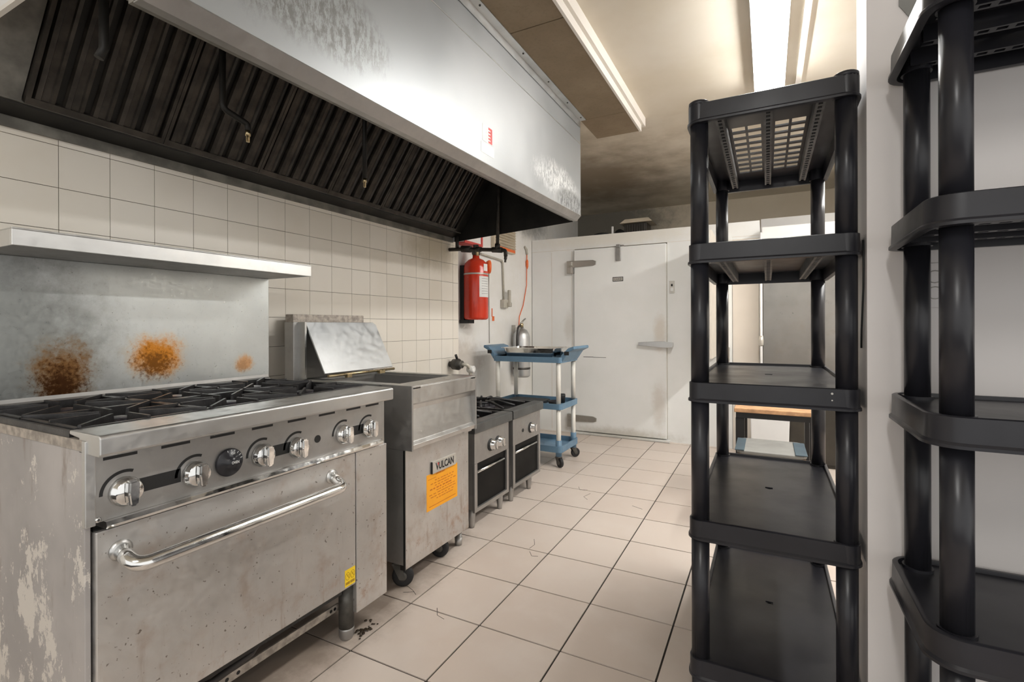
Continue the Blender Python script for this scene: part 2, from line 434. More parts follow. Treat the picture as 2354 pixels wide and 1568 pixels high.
# dropped board over the aisle side of the hood
so = struct('ceiling_soffit', BX(1.072, 1.395, .30, 3.36, 2.575, ZC), 'soffit_board')
for a, b_ in ((.30, .755), (.757, 1.874), (1.880, 2.992), (2.995, 3.36)):
    obj('board', BX(1.075, 1.392, a, b_, 2.553, 2.575), 'soffit_board', so)
struct('trim_1', bx(BX(1.392, 1.406, .30, 3.362, 2.548, 2.60), 1.400, 1.425, .30, 3.41, 2.595, ZC), 'warm_white_paint')
struct('trim_2', BX(2.375, 2.405, .2, 3.75, ZC-.018, ZC), 'warm_white_paint')

# ------------------------------------------------------------------ fluorescent fixtures
def fixture(y0, y1, x0, x1, label):
    t = thing('ceiling_light', label, 'light', ((x0+x1)/2, (y0+y1)/2, 2.575))
    obj('housing', prism(bmesh.new(), [(x0-.02, ZC-.001), (x0-.015, 2.585), (x1+.015, 2.585), (x1+.02, ZC-.001)], 'y', y0, y1), 'lamp_metal', t)
    obj('diffuser', prism(bmesh.new(), [(x0, 2.585), (x0+.006, 2.556), (x1-.006, 2.556), (x1, 2.585)], 'y', y0+.01, y1-.01), 'lamp_lens', t)
    for y in (y0, y1-.008): obj('end_cap', prism(bmesh.new(), [(x0-.004, 2.586), (x0+.002, 2.551), (x1-.002, 2.551), (x1+.004, 2.586)], 'y', y, y+.008), 'lamp_metal', t)
    return t
fixture(1.93, 3.19, 2.163, 2.296, 'long white fluorescent ceiling light over the aisle, running towards the cold room')
fixture(-1.9, -.62, 2.163, 2.296, 'long white fluorescent ceiling light on the bare ceiling away from the hood')
fixture(2.0, 4.4, 3.45, 3.58, 'unseen fluorescent ceiling light added for fill on the other side of the partition wall')  # added lamp out of view, brightens the far end of the room

# ================================================================== COLD ROOM
YC = 4.74
cr = thing('walk_in_cooler', 'white enamelled walk-in cold room with a hinged door, at the end of the aisle', 'cold room', (1.0, 5.3, 0))
b = bmesh.new(); bx(b, -.118, .383, YC, YC+.05, 0, 1.955); bx(b, 1.343, 2.155, YC, YC+.05, 0, 1.955); bx(b, -.118, 2.155, YC, YC+.05, 1.957, 2.09); bx(b, .383, 1.343, YC, YC+.05, .0, .028)
obj('front_wall', b, 'cooler_white', cr)
obj('roof', BX(-.118, 2.155, YC+.05, 6.0, 2.03, 2.088), 'cooler_white', cr)
obj('side_wall', BX(2.105, 2.155, YC+.05, 6.0, 0, 2.03), 'cooler_white', cr)
for x in (.118, .352, 1.62): obj('panel_joint', BX(x-.002, x+.002, YC-.0015, YC, .02, 1.94), 'beige_panel', cr)
obj('panel_joint', BX(-.118, 2.155, YC-.0015, YC, 1.955, 1.9585), 'beige_panel', cr)
dr = obj('door', BX(.389, 1.338, YC-.035, YC+.03, .030, 1.945), 'cooler_white', cr, None, .006)
for a, c_ in ((.3835, .389), (1.338, 1.3425)): obj('door_gasket', BX(a, c_, YC-.004, YC+.02, .03, 1.945), 'conduit', cr)
for z in (1.795, .165):
    b = bmesh.new(); prism(b, [(.375, z-.038), (.60, z-.030), (.632, z-.018), (.635, z+.015), (.60, z+.03), (.375, z+.034)], 'y', YC-.047, YC-.035)
    h = obj('hinge', b, 'hinge_metal', dr, 'long grey strap hinge', .004)
    h2 = obj('hinge_body', bx(bx(BX(.308, .384, YC-.045, YC-.0, z-.10, z+.036), .330, .372, YC-.062, YC-.045, z-.02, z+.026), .318, .366, YC-.052, YC-.045, z-.095, z-.03), 'hinge_metal', cr, None, .005)
b = bmesh.new(); prism(b, [(1.075, .945), (1.30, .925), (1.40, .925), (1.41, .940), (1.41, .975), (1.30, .988), (1.075, .975)], 'y', YC-.085, YC-.062)
bx(b, 1.27, 1.40, YC-.062, YC-.002, .93, .975)
obj('door_latch', b, 'galvanised_steel', cr, 'long grey pull latch', .004)
b = BX(.845, .895, YC-.06, YC-.035, 1.80, 1.93); bx(b, .850, .888, YC-.062, YC-.0, 1.93, 1.965); bx(b, .893, .918, YC-.03, YC-.0, 1.90, 1.962)
obj('door_closer', b, 'stainless_dull', cr, 'grey door closer', .003)
np_ = obj('name_plate', BX(.808, .916, YC-.038, YC-.035, 1.592, 1.637), 'black_print', dr, 'small name plate with a dark border')
obj('plate_face', BX(.814, .910, YC-.0392, YC-.038, 1.598, 1.631), 'plate_silver', dr)
obj('lettering', place(text_bm('CHASE', .020, .078), (.862, YC-.0392, 1.615), **FY), 'black_print', dr)
sp = obj('switch_plate', BX(1.363, 1.412, YC-.008, YC, 1.455, 1.575), 'plate_silver', cr, 'small metal switch plate', .002)
obj('switch', BX(1.380, 1.396, YC-.016, YC-.008, 1.522, 1.545), 'black_print', cr)
obj('indicator', BX(1.376, 1.402, YC-.011, YC-.008, 1.478, 1.508), 'paper_white', cr)
obj('sill', BX(.36, 1.37, YC-.055, YC, .0005, .022), 'cooler_white', cr, None, .004)
obj('scuff', bx(BX(.490, .60, YC-.0362, YC-.035, .812, .817), .60, .735, YC-.0362, YC-.035, .809, .813), 'black_print', dr, 'dark horizontal scuff mark')
# second narrow door at the right end of the cold room
d2 = obj('door', BX(1.93, 2.15, YC-.02, YC, .0, 1.93), 'beige_panel', cr, 'beige flush door', .003)
obj('door_handle', bx(BX(1.885, 1.905, YC-.05, YC, .90, .93), 1.885, 1.905, YC-.05, YC, .80, .83), 'hinge_metal', cr)
obj('handle_grip', BX(1.884, 1.906, YC-.065, YC-.05, .79, .94), 'hinge_metal', cr, None, .004)
obj('door_frame', BX(1.862, 1.925, YC-.012, YC, .0, 1.96), 'cooler_white', cr)
obj('top_hinge', BX(1.84, 1.93, YC-.02, YC-.012, 1.86, 1.93), 'plate_silver', cr)
# beige panel standing out from the front
o = obj('standing_panel', prism(bmesh.new(), [(YC-.004, .865), (YC-.62, .865), (YC-.62, 1.93), (YC-.004, 1.93)], 'x', 1.790, 1.808), 'beige_panel'); tag(o, 'beige panel standing out at a right angle from the white cold room front', 'panel')
# gear on the roof
g = thing('condensing_unit', 'dark dusty condensing unit on top of the cold room roof', 'condenser', (.9, 5.35, 2.088))
obj('base_tray', BX(.70, 1.12, 5.22, 5.55, 2.089, 2.115), 'dark_cabinet', g)
obj('coil_box', BX(.78, 1.03, 5.26, 5.5, 2.115, 2.285), 'dark_cabinet', g, None, .006)
obj('cover', prism(bmesh.new(), [(.74, 2.285), (.80, 2.325), (1.06, 2.325), (1.10, 2.285)], 'y', 5.22, 5.52), 'vent_beige', g)
b = bmesh.new()
for i in range(9): bx(b, .79+i*.027, .797+i*.027, 5.252, 5.26, 2.13, 2.27)
obj('fins', b, 'weathered_iron', g)
obj('compressor', lathe(bmesh.new(), (.72, 5.30, 2.115), (0, 0, 1), [(0, .05), (.06, .06), (.10, .05), (.12, .02)], 16), 'black_print', g)
c = tag(obj('coiled_hose', tube(bmesh.new(), [(.56+.075*math.cos(a/10*2*PI), 5.12+.075*math.sin(a/10*2*PI), 2.108+.0016*a) for a in range(34)], .016, 8), 'black_rubber'), 'black hose coiled on the cold room roof beside the condensing unit', 'hose')
tag(obj('roof_pipe', cyl(bmesh.new(), (.742, 4.93, 2.0885), (.742, 4.93, 2.20), .012, 10), 'white_paint'), 'short white pipe stub standing on the cold room roof', 'pipe')
# upper closure wall right of the cold room
struct('wall_far_right', BX(2.16, 4.5, 5.45, 5.55, -.004, 2.235), 'white_paint')

# ================================================================== HOOD
YH0, YH1, XH = .335, 3.0, 1.07
def tilt(bm):     # the hood hangs a little low at its near end
    for v in bm.verts:
        if v.co.z < 2.05 and v.co.x > .5: v.co.z -= .034*(YH1-v.co.y)/(YH1-YH0)
    return bm
hood = thing('exhaust_hood', 'long stainless canopy hood with a blackened inside over the cooking line', 'hood', (.5, 1.67, 1.80))
obj('front_panel', tilt(bx(bmesh.new(), XH-.004, XH, YH0, YH1, 1.905, 2.393)), 'hood_sheet', hood)
obj('upper_panel', BX(XH-.008, XH-.002, YH0, YH1, 2.3955, 2.5525), 'hood_sheet', hood)
obj('seam_strip', BX(XH-.003, XH+.0012, YH0, YH1, 2.392, 2.397), 'stainless_steel', hood)
b = bmesh.new(); prism(b, [(XH, 1.905), (XH+.003, 1.90), (XH-.028, 1.868), (XH-.055, 1.868), (XH-.055, 1.871), (XH-.030, 1.872), (XH-.004, 1.905)], 'y', YH0, YH1)
obj('front_lip', tilt(b), 'stainless_dull', hood)
b = bmesh.new(); bx(b, XH-.075, XH-.055, YH0, YH1-.004, 1.872, 1.90); bx(b, XH-.088, XH-.08, YH0, YH1-.004, 1.885, 1.905)
obj('inner_gutter', tilt(b), 'sooty_strip', hood)
obj('inner_front', tilt(bx(bmesh.new(), XH-.0085, XH-.0045, YH0, YH1-.004, 1.905, 2.45)), 'soot', hood)
b = bmesh.new(); prism(b, [(0.006, 1.803), (XH-.028, 1.868), (XH-.001, 1.898), (XH-.001, 2.55), (0.006, 2.55)], 'y', YH1-.003, YH1)
obj('end_panel', b, 'galvanised_steel', hood)
b = bmesh.new(); prism(b, [(0.03, 1.802), (XH-.06, 1.8635), (XH-.012, 1.895), (XH-.012, 2.45), (0.03, 2.45)], 'y', YH1-.007, YH1-.003)
obj('end_lining', b, 'soot', hood)
b = bmesh.new(); prism(b, [(0.006, 2.03), (XH-.012, 2.03), (XH-.004, 2.55), (0.006, 2.55)], 'y', YH0, YH0+.003)
obj('end_panel', b, 'white_paint', hood)
obj('end_hem', BX(.006, XH-.012, YH0, YH0+.012, 2.018, 2.03), 'warm_white_paint', hood)
obj('top_panel', BX(.006, XH-.01, YH0+.004, YH1-.008, 2.452, 2.47), 'soot', hood)
obj('back_panel', BX(.001, .006, YH0, YH1, 1.84, 2.55), 'soot', hood)
obj('wall_flange', BX(.0005, .014, YH0, YH1, 1.800, 1.838), 'sooty_strip', hood)
b = bmesh.new(); prism(b, [(.014, 1.835), (.085, 1.856), (.088, 1.862), (.05, 1.86), (.014, 1.842)], 'y', YH0, YH1-.01)
obj('grease_trough', b, 'soot', hood)
obj('filter_ledge', prism(bmesh.new(), [(.080, 1.862), (.094, 1.864), (.094, 1.884), (.089, 1.884)], 'y', YH0, YH1-.01), 'sooty_strip', hood)
# angle strip under the soffit
o = obj('corner_angle', prism(bmesh.new(), [(XH+.001, 2.505), (XH+.004, 2.505), (XH+.004, 2.5475), (XH+.045, 2.5475), (XH+.045, 2.5525), (XH+.001, 2.5525)], 'y', YH0+.05, 2.985), 'galvanised_steel', hood)
for y in (1.2, 1.62, 2.05, 2.38, 2.68, 2.93): obj('rivet', cyl(bmesh.new(), (XH+.028, y, 2.5475), (XH+.028, y, 2.5445), .005, 8), 'dark_pipe', hood)
# stickers
obj('sticker', BX(XH, XH+.0008, 1.685, 1.775, 1.985, 2.062), 'paper_white', hood, 'small paper sticker with red print')
obj('sticker_band', BX(XH+.0008, XH+.0012, 1.738, 1.773, 1.988, 2.060), 'label_red', hood)
b = bmesh.new()
for i in range(4): bx(b, XH+.0012, XH+.0016, 1.715+.004*(i % 2), 1.755, 1.997+.015*i, 2.003+.015*i)
obj('sticker_print', b, 'paper_white', hood)
obj('sticker', BX(XH, XH+.0008, 1.672, 1.79, 1.93, 1.978), 'paper_white', hood, 'blank white paper label')
# baffle filters: leaning between trough ledge and hood top
A0, A1 = Vector((.092, 0, 1.872)), Vector((.505, 0, 2.445))
dA = (A1-A0).normalized(); nA = Vector((dA.z, 0, -dA.x)); LA = (A1-A0).length
def on_slope(bm, y0, y1, s0, s1, h0, h1):
    """box in the leaning plane: y range, range s up the slope, height h off it"""
    vs = []
    for s in (s0, s1):
        for y, h in ((y0, h0), (y1, h0), (y1, h1), (y0, h1)):
            vs.append(bm.verts.new(A0 + dA*s + nA*h + Vector((0, y, 0))))
    for f in ((0, 1, 2, 3), (7, 6, 5, 4), (0, 4, 5, 1), (1, 5, 6, 2), (2, 6, 7, 3), (3, 7, 4, 0)): bm.faces.new([vs[i] for i in f])
    return bm
def baffle(bm, y, s0, s1):
    prof = [(-.029, .004), (-.025, .017), (-.013, .022), (-.010, .016), (.010, .016), (.013, .022), (.025, .017), (.029, .004)]
    R = []
    for s in (s0, s1): R.append([bm.verts.new(A0 + dA*s + nA*h + Vector((0, y+dy, 0))) for dy, h in prof])
    for a, b_ in zip(range(len(prof)-1), range(1, len(prof))): bm.faces.new((R[0][a], R[0][b_], R[1][b_], R[1][a]))
    bm.faces.new(R[0]); bm.faces.new(R[1][::-1]); bm.faces.new((R[0][-1], R[0][0], R[1][0], R[1][-1]))
    return bm
NF, FW_ = 6, .405
f0 = None
for k in range(NF):
    y0 = .455+k*FW_
    if f0 is None:
        f0 = thing('grease_filter', 'blackened baffle grease filter leaning in the row inside the exhaust hood', 'filter', (.3, y0+FW_/2, 1.872), 'baffle filters inside the hood')
        b = bmesh.new(); on_slope(b, y0, y0+.012, 0, LA, -.004, .024); on_slope(b, y0+FW_-.014, y0+FW_-.002, 0, LA, -.004, .024)
        on_slope(b, y0, y0+FW_-.002, 0, .022, -.004, .0235); on_slope(b, y0, y0+FW_-.002, LA-.02, LA, -.004, .0235)
        obj('filter_frame', b, 'sooty_baffle', f0)
        b = bmesh.new(); on_slope(b, y0+.01, y0+FW_-.012, .01, LA-.01, -.003, .001); obj('rear_plate', b, 'soot', f0)
        for i in range(5): obj('baffle', baffle(bmesh.new(), y0+.048+i*.0765, .018, LA-.016), 'sooty_baffle', f0)
        fr = f0
    else:
        fr = copy_tree(f0); fr.location.y += k*FW_
    fr['label'] = 'blackened baffle grease filter in the hood, ' + ('beside the grey blank strip', 'behind the cranked nozzle pipe', 'between the two brass-tipped nozzle pipes', 'behind the straight nozzle pipe', 'one short of the black end panel', 'against the black end panel')[k]
b = bmesh.new(); on_slope(b, YH0+.006, .452, -.004, LA+.01, -.004, .004)
obj('blank_panel', b, 'sooty_strip', hood)
b = bmesh.new(); on_slope(b, .455+NF*FW_, YH1-.009, -.004, LA+.01, -.004, .004)
obj('blank_panel', b, 'soot', hood)
# fire nozzle drops
nz = thing('fire_nozzle_drop', 'black nozzle pipe hanging at the near end inside the exhaust hood', 'pipe', (.55, .48, 2.45))
obj('pipe', tube(bmesh.new(), [(.55, .48, 2.45), (.55, .48, 1.93), (.545, .47, 1.90)], .012, 10), 'soot', nz)
nz = thing('fire_nozzle_drop', 'cranked black nozzle pipe with a brass tip inside the exhaust hood', 'pipe', (.55, .82, 2.45))
obj('pipe', tube(bmesh.new(), [(.55, .82, 2.45), (.55, .82, 1.895), (.56, .905, 1.868), (.56, .905, 1.845)], .0105, 10, .02), 'soot', nz)
obj('nozzle_tip', lathe(bmesh.new(), (.56, .905, 1.845), (0, 0, -1), [(0, .009), (.018, .009), (.018, .006), (.04, .006)], 10), 'brass', nz)
nz = thing('fire_nozzle_drop', 'straight black nozzle pipe with a brass tip inside the exhaust hood', 'pipe', (.55, 1.49, 2.45))
obj('pipe', tube(bmesh.new(), [(.55, 1.49, 2.45), (.55, 1.49, 1.83)], .0105, 10), 'soot', nz)
obj('nozzle_tip', lathe(bmesh.new(), (.55, 1.49, 1.83), (0, 0, -1), [(0, .009), (.018, .009), (.018, .006), (.04, .006)], 10), 'brass', nz)

# ================================================================== SIX BURNER RANGE
Y0, Y1 = .305, 1.262
rg = thing('gas_range', 'six-burner stainless gas range with an oven, steel riser and high shelf', 'range', (.55, .78, 0))
obj('side_sheet', BX(.17, .868, Y0, Y0+.012, .10, .868), 'worn_side_sheet', rg, 'scuffed grey side sheet with pale worn patches', .002)
obj('side_sheet', BX(.17, .868, Y1-.012, Y1, .10, .868), 'stainless_dull', rg)
obj('side_rim', BX(.17, .862, Y0-.002, Y0+.012, .8685, .892), 'dirty_bar', rg)
obj('corner_post', BX(.866, .882, Y0-.004, Y0+.016, .70, .892), 'stainless_steel', rg, None, .002)
obj('body', BX(.18, .845, Y0+.013, Y1-.013, .175, .862), 'black_enamel', rg)
obj('rear_panel', BX(.165, .18, Y0, Y1, .10, .90), 'stainless_dull', rg)
# control panel
cp = obj('control_panel', BX(.855, .88, Y0+.008, Y1-.022, .705, .862), 'stainless_dull', rg, None, .002)
for y in (.335, .455, .575, .695, .815, .935, 1.055, 1.15): obj('vent_slot', BX(.8802, .8806, y, y+.068, .842, .849), 'black_print', cp)
for a, c_ in ((.40, .50), (.76, .825), (1.075, 1.14)): obj('panel_slot', BX(.8802, .8806, a, c_, .748, .782), 'black_print', cp)
obj('panel_rail', prism(bmesh.new(), [(.865, .690), (.893, .690), (.897, .697), (.893, .706), (.865, .706)], 'y', Y0+.03, Y1-.035), 'chrome', rg)
obj('rail_shadow_strip', BX(.845, .868, Y0+.016, Y1-.016, .684, .705), 'black_enamel', rg)
obj('pilot_hole', cyl(bmesh.new(), (.8802, .929, .769), (.8812, .929, .769), .0125, 18), 'black_print', cp)
obj('panel_screw', lathe(bmesh.new(), (.880, .325, .712), (1, 0, 0), [(0, .006), (.003, .006), (.004, .003)], 10), 'chrome', cp)
# knobs
def knob(y, z):
    k = obj('knob', lathe(bmesh.new(), (.880, y, z), (1, 0, 0), [(0, .030), (.004, .033), (.010, .0335), (.012, .031), (.022, .0295), (.024, .0275), (.024, .001)], 28), 'chrome', rg)
    b = bmesh.new()
    prism(b, [(y-.0085, z-.029), (y+.0085, z-.029), (y+.012, z), (y+.0105, z+.029), (y-.0105, z+.029), (y-.012, z)], 'x', .903, .924)
    bmesh.ops.bevel(b, geom=b.edges[:], offset=.004, segments=2, affect='EDGES')
    obj('grip', b, 'chrome', k)
    b = bmesh.new(); u, v = Vector((0, 1, 0)), Vector((0, 0, 1))
    for s in range(14):
        a0, a1 = PI*.38+s*PI*.62/14, PI*.38+(s+1)*PI*.62/14
        q = [Vector((.8806, y, z)) + r*(math.cos(a)*u + math.sin(a)*v) for r, a in ((.043, a0), (.043, a1), (.050, a1), (.050, a0))]
        vs = [b.verts.new(p) for p in q]; vs2 = [b.verts.new(p-Vector((.0006, 0, 0))) for p in q]
        b.faces.new(vs); b.faces.new(vs2[::-1])
        for i in range(4): b.faces.new((vs[i], vs2[i], vs2[(i+1) % 4], vs[(i+1) % 4]))
    obj('dial_mark', b, 'black_print', k)
for y, z in ((.377, .762), (.535, .760), (.726, .764), (.848, .760), (1.040, .764), (1.162, .762)): knob(y, z)
ok = obj('oven_dial', lathe(bmesh.new(), (.880, .625, .767), (1, 0, 0), [(0, .038), (.006, .0385), (.009, .036), (.009, .017), (.022, .0155), (.022, .001)], 30), 'black_plastic', rg, 'black oven dial with white print')
obj('lettering', place(text_bm('OVEN', .0075, .021), (.9022, .631, .768), **FX), 'paper_white', ok)
obj('lettering', place(text_bm('OFF', .005, .011), (.8892, .633, .790), **FX), 'paper_white', ok)
b = bmesh.new()
for a in (.25, .55, .85, 1.2, 1.5, 1.8): 
    c0, s0 = math.cos(a), math.sin(a); tube(b, [(.8893, .625+.029*c0, .767+.029*s0), (.8893, .625+.035*c0, .767+.035*s0)], .0008, 4)
obj('dial_tick', b, 'paper_white', ok)
# front ledge
b = bmesh.new(); prism(b, [(.845, .862), (.934, .862), (.938, .866), (.938, .903), (.932, .909), (.80, .909), (.80, .900), (.845, .895)], 'y', Y0, Y1-.025)
obj('front_ledge', b, 'stainless_steel', rg, None, .0025)
# oven door
od = obj('oven_door', BX(.848, .88, Y0+.016, 1.098, .209, .684), 'steel_door', rg, None, .003)
obj('door_handle', tube(bmesh.new(), [(.881, .368, .628), (.945, .368, .602), (.945, .988, .602), (.881, .988, .628)], .0172, 14, .04), 'chrome', od)
for y in (.368, .988): obj('handle_mount', lathe(bmesh.new(), (.8802, y, .628), (1, 0, 0), [(0, .024), (.004, .024), (.008, .016)], 16), 'stainless_steel', od)
st = obj('warning_sticker', BX(.8802, .8808, 1.046, 1.094, .216, .276), 'label_yellow', od, 'yellow warning sticker with two round symbols')
b = bmesh.new()
for y in (1.0585, 1.0815):
    pts = [(.8812, y+.0095*math.cos(a*PI/9), .2525+.0135*math.sin(a*PI/9)) for a in range(19)]
    tube(b, pts, .0007, 4); tube(b, [(.8812, y-.004, .262), (.8812, y, .252), (.8812, y+.006, .246)], .0009, 4); tube(b, [(.8812, y, .252), (.8812, y+.004, .258)], .0009, 4)
for y0_, y1_ in ((1.049, 1.068), (1.071, 1.091)): bx(b, .8808, .8811, y0_, y1_, .223, .232)
obj('symbol', b, 'label_brown', od)
obj('front_sheet', BX(.850, .88, 1.102, Y1, .098, .684), 'steel_door', rg, None, .002)
obj('lower_rail', BX(.800, .806, Y0+.02, 1.085, .098, .124), 'dirty_bar', rg)
for y in (.62, .665, .70, 1.05, 1.068): obj('rail_hole', cyl(bmesh.new(), (.8061, y, .111), (.8066, y, .111), .006, 10), 'black_print', rg)
obj('under_tray', BX(.25, .80, Y0+.03, 1.08, .16, .174), 'soot', rg)
obj('gas_hose', tube(bmesh.new(), [(.79, .50, .150), (.81, .62, .135), (.81, .74, .145), (.79, .79, .168)], .010, 8), 'hose_dark', rg)
for x, y in ((.836, Y0+.05), (.836, 1.095), (.24, Y0+.05), (.24, Y1-.05)):
    lg = obj('leg', lathe(bmesh.new(), (x, y, .208 if x > .5 else .16), (0, 0, -1), [(0, .028), (.165, .0275)] if x > .5 else [(0, .028), (.12, .0275)], 20), 'weathered_iron', rg)
    obj('foot', lathe(bmesh.new(), (x, y, .043), (0, 0, -1), [(0, .0272), (.006, .0278), (.03, .0272), (.038, .024), (.0425, .021)], 20), 'stainless_dull', rg)
# riser and shelf
obj('riser', BX(.166, .180, Y0-.002, Y1+.002, .905, 1.362), 'scorched_splashback', rg, 'steel riser with rust-brown scorch marks', .0015)
obj('riser_foot', prism(bmesh.new(), [(.180, .905), (.190, .905), (.190, .909), (.1815, .914), (.180, .926)], 'y', Y0, Y1), 'stainless_dull', rg)
b = bmesh.new(); bx(b, .166, .455, Y0+.012, Y1+.006, 1.404, 1.408); bx(b, .447, .455, Y0+.012, Y1+.006, 1.360, 1.404); bx(b, .166, .447, Y0+.012, Y0+.018, 1.360, 1.404); bx(b, .166, .447, Y1, Y1+.006, 1.360, 1.404)
obj('high_shelf', b, 'stainless_steel', rg, None, .0015)
obj('shelf_underside', BX(.168, .446, Y0+.018, Y1, 1.362, 1.366), 'stainless_dull', rg)
# cook top: deck, burners, grates
obj('cook_deck', BX(.198, .80, Y0+.002, Y1-.02, .862, .870), 'soot', rg)
obj('cook_rim', BX(.198, .80, Y0, Y0+.008, .870, .908), 'cast_iron', rg)
obj('cook_rim', BX(.198, .80, Y1-.030, Y1-.022, .870, .908), 'cast_iron', rg)
gw, gd = (Y1-Y0-.05)/3, .298
def grate(cx, cy):
    b = bmesh.new(); z0, z1 = .893, .911; hx, hy, r = gd/2-.004, gw/2-.004, .006
    for s in (-1, 1):
        bx(b, cx-hx, cx+hx, cy+s*hy-r, cy+s*hy+r, .880, z1); bx(b, cx+s*hx-r, cx+s*hx+r, cy-hy, cy+hy, .880, z1)
    for i in range(8):
        a = i*PI/4; c_, s_ = math.cos(a), math.sin(a); k = 1/max(abs(c_)/hx, abs(s_)/hy)
        p0 = Vector((cx+c_*.045, cy+s_*.045, 0)); p1 = Vector((cx+c_*k, cy+s_*k, 0)); n = Vector((-s_, c_, 0))*.0055
        v = []
        for p, zz_ in ((p0, .888), (p1, .876)):
            v += [b.verts.new(p+n+Vector((0, 0, zz_))), b.verts.new(p-n+Vector((0, 0, zz_))), b.verts.new(p-n*.6+Vector((0, 0, z1+.006))), b.verts.new(p+n*.6+Vector((0, 0, z1+.006)))]
        for f in ((0, 1, 2, 3), (7, 6, 5, 4), (0, 4, 5, 1), (1, 5, 6, 2), (2, 6, 7, 3), (3, 7, 4, 0)): b.faces.new([v[q] for q in f])
    return b
def burner(cx, cy):
    b = lathe(bmesh.new(), (cx, cy, .870), (0, 0, 1), [(0, .055), (.006, .050), (.010, .030), (.014, .030), (.016, .040), (.024, .040), (.030, .030), (.033, .010)], 20)
    return b
for i in range(3):
    for cx in (.198+.302/2+.002, .198+.302*1.5):
        cy = Y0+.014+gw*(i+.5)
        obj('burner_grate', grate(cx, cy), 'cast_iron', rg); obj('burner', burner(cx, cy), 'burner_iron', rg)
obj('drip_tray', BX(.22, .79, Y0+.02, Y1-.04, .8705, .873), 'oil_dark', rg)

# ================================================================== FRYER
fr = thing('deep_fryer', 'stainless floor fryer on casters with a yellow-orange notice on its door', 'fryer', (.45, 1.69, 0))
G0, G1 = 1.437, 1.952
obj('cabinet_side', BX(.12, .815, G0, G0+.012, .11, .845), 'stainless_dull', fr)
obj('cabinet_side', BX(.12, .815, G1-.012, G1, .11, .845), 'stainless_dull', fr)
obj('cabinet_back', BX(.12, .135, G0+.012, G1-.012, .11, .90), 'stainless_dull', fr)
obj('cabinet_floor', BX(.135, .80, G0+.012, G1-.012, .11, .13), 'stainless_dull', fr)
obj('door_jamb', bx(BX(.80, .815, G0+.012, G0+.03, .11, .63), .80, .815, G1-.03, G1-.012, .11, .63), 'black_enamel', fr)
# head: sloping front above the door
b = bmesh.new(); prism(b, [(.80, .612), (.862, .612), (.866, .632), (.850, .645), (.835, .780), (.845, .800), (.866, .812), (.866, .880), (.860, .885), (.80, .885)], 'y', G0+.002, G1-.002)
obj('head', b, 'stainless_steel', fr, None, .002)
for y in (G0-.004, G1-.006): obj('head_cheek', prism(bmesh.new(), [(.70, .608), (.868, .608), (.868, .887), (.70, .887)], 'y', y, y+.010), 'stainless_dull', fr, None, .0015)
b = bmesh.new(); bx(b, .20, .866, G0, G0+.06, .872, .886); bx(b, .20, .866, G1-.05, G1, .872, .886); bx(b, .745, .864, G0+.06, G1-.05, .872, .8855); bx(b, .14, .23, G0, G1, .872, .886)
obj('top_deck', b, 'stainless_steel', fr, None, .0015)
b = bmesh.new(); bx(b, .23, .745, G0+.06, G0+.064, .70, .872); bx(b, .23, .745, G1-.054, G1-.05, .70, .872); bx(b, .23, .234, G0+.064, G1-.054, .70, .872); bx(b, .741, .745, G0+.064, G1-.054, .70, .872); bx(b, .234, .741, G0+.064, G1-.054, .70, .704)
obj('fry_tank', b, 'stainless_dull', fr)
for i in range(5): obj('burner_tube', tube(bmesh.new(), [(.25, G0+.13+i*.065, .80), (.73, G0+.13+i*.065, .80)], .016, 10), 'stainless_dull', fr)
obj('back_box', BX(.10, .165, G0-.03, G1, .845, 1.165), 'stainless_dull', fr, None, .003)
obj('back_cheek', BX(.165, .215, G0-.005, G0+.006, .886, 1.165), 'stainless_steel', fr)
obj('flue', BX(.045, .10, G0+.02, G1-.01, .90, 1.205), 'dirty_bar', fr, None, .003)
b = bmesh.new()
q = [(.200, G0+.012, 1.165), (.200, G1-.045, 1.165), (.207, G1-.025, 1.152), (.333, G1-.025, .917), (.333, G0+.012, .917)]
vs = [b.verts.new(p) for p in q]; vs2 = [b.verts.new((p[0]-.007, p[1], p[2]-.004)) for p in q]
b.faces.new(vs); b.faces.new(vs2[::-1])
for i in range(5): b.faces.new((vs[i], vs2[i], vs2[(i+1) % 5], vs[(i+1) % 5]))
obj('splash_lid', b, 'galvanised_steel', fr, 'leaning sheet steel lid', .0015)
obj('lid_rod', tube(bmesh.new(), [(.345, G0+.02, .905), (.345, G1-.03, .905)], .007, 8), 'brass', fr)
for a, c_ in ((1.57, 1.60), (1.80, 1.84)): obj('lid_clip', BX(.335, .355, a, c_, .888, .904), 'brass', fr)
dr = obj('door', BX(.80, .822, G0+.006, G1-.004, .088, .606), 'steel_door', fr, None, .003)
obj('door_pull', BX(.815, .842, G1-.075, G1-.004, .598, .611), 'stainless_steel', fr, None, .002)
obj('door_edge', BX(.797, .8235, G0+.001, G0+.006, .088, .606), 'black_enamel', fr)
bd = obj('badge', BX(.822, .831, 1.628, 1.820, .4555, .5105), 'plate_silver', dr, 'silver maker badge', .001)
obj('badge_edge', BX(.8215, .8305, 1.625, 1.628, .4555, .5105), 'black_print', dr)
obj('lettering', place(text_bm('VULCAN', .036, .148, .0006, .028), (.831, 1.724, .484), **FX), 'black_print', dr)
obj('badge_accent', prism(bmesh.new(), [(1.664, .499), (1.676, .499), (1.670, .485)], 'x', .831, .8319), 'label_red', dr)
obj('notice', BX(.822, .8228, 1.592, 1.842, .288, .456), 'label_orange', dr, 'orange-yellow printed notice')
b = bmesh.new()
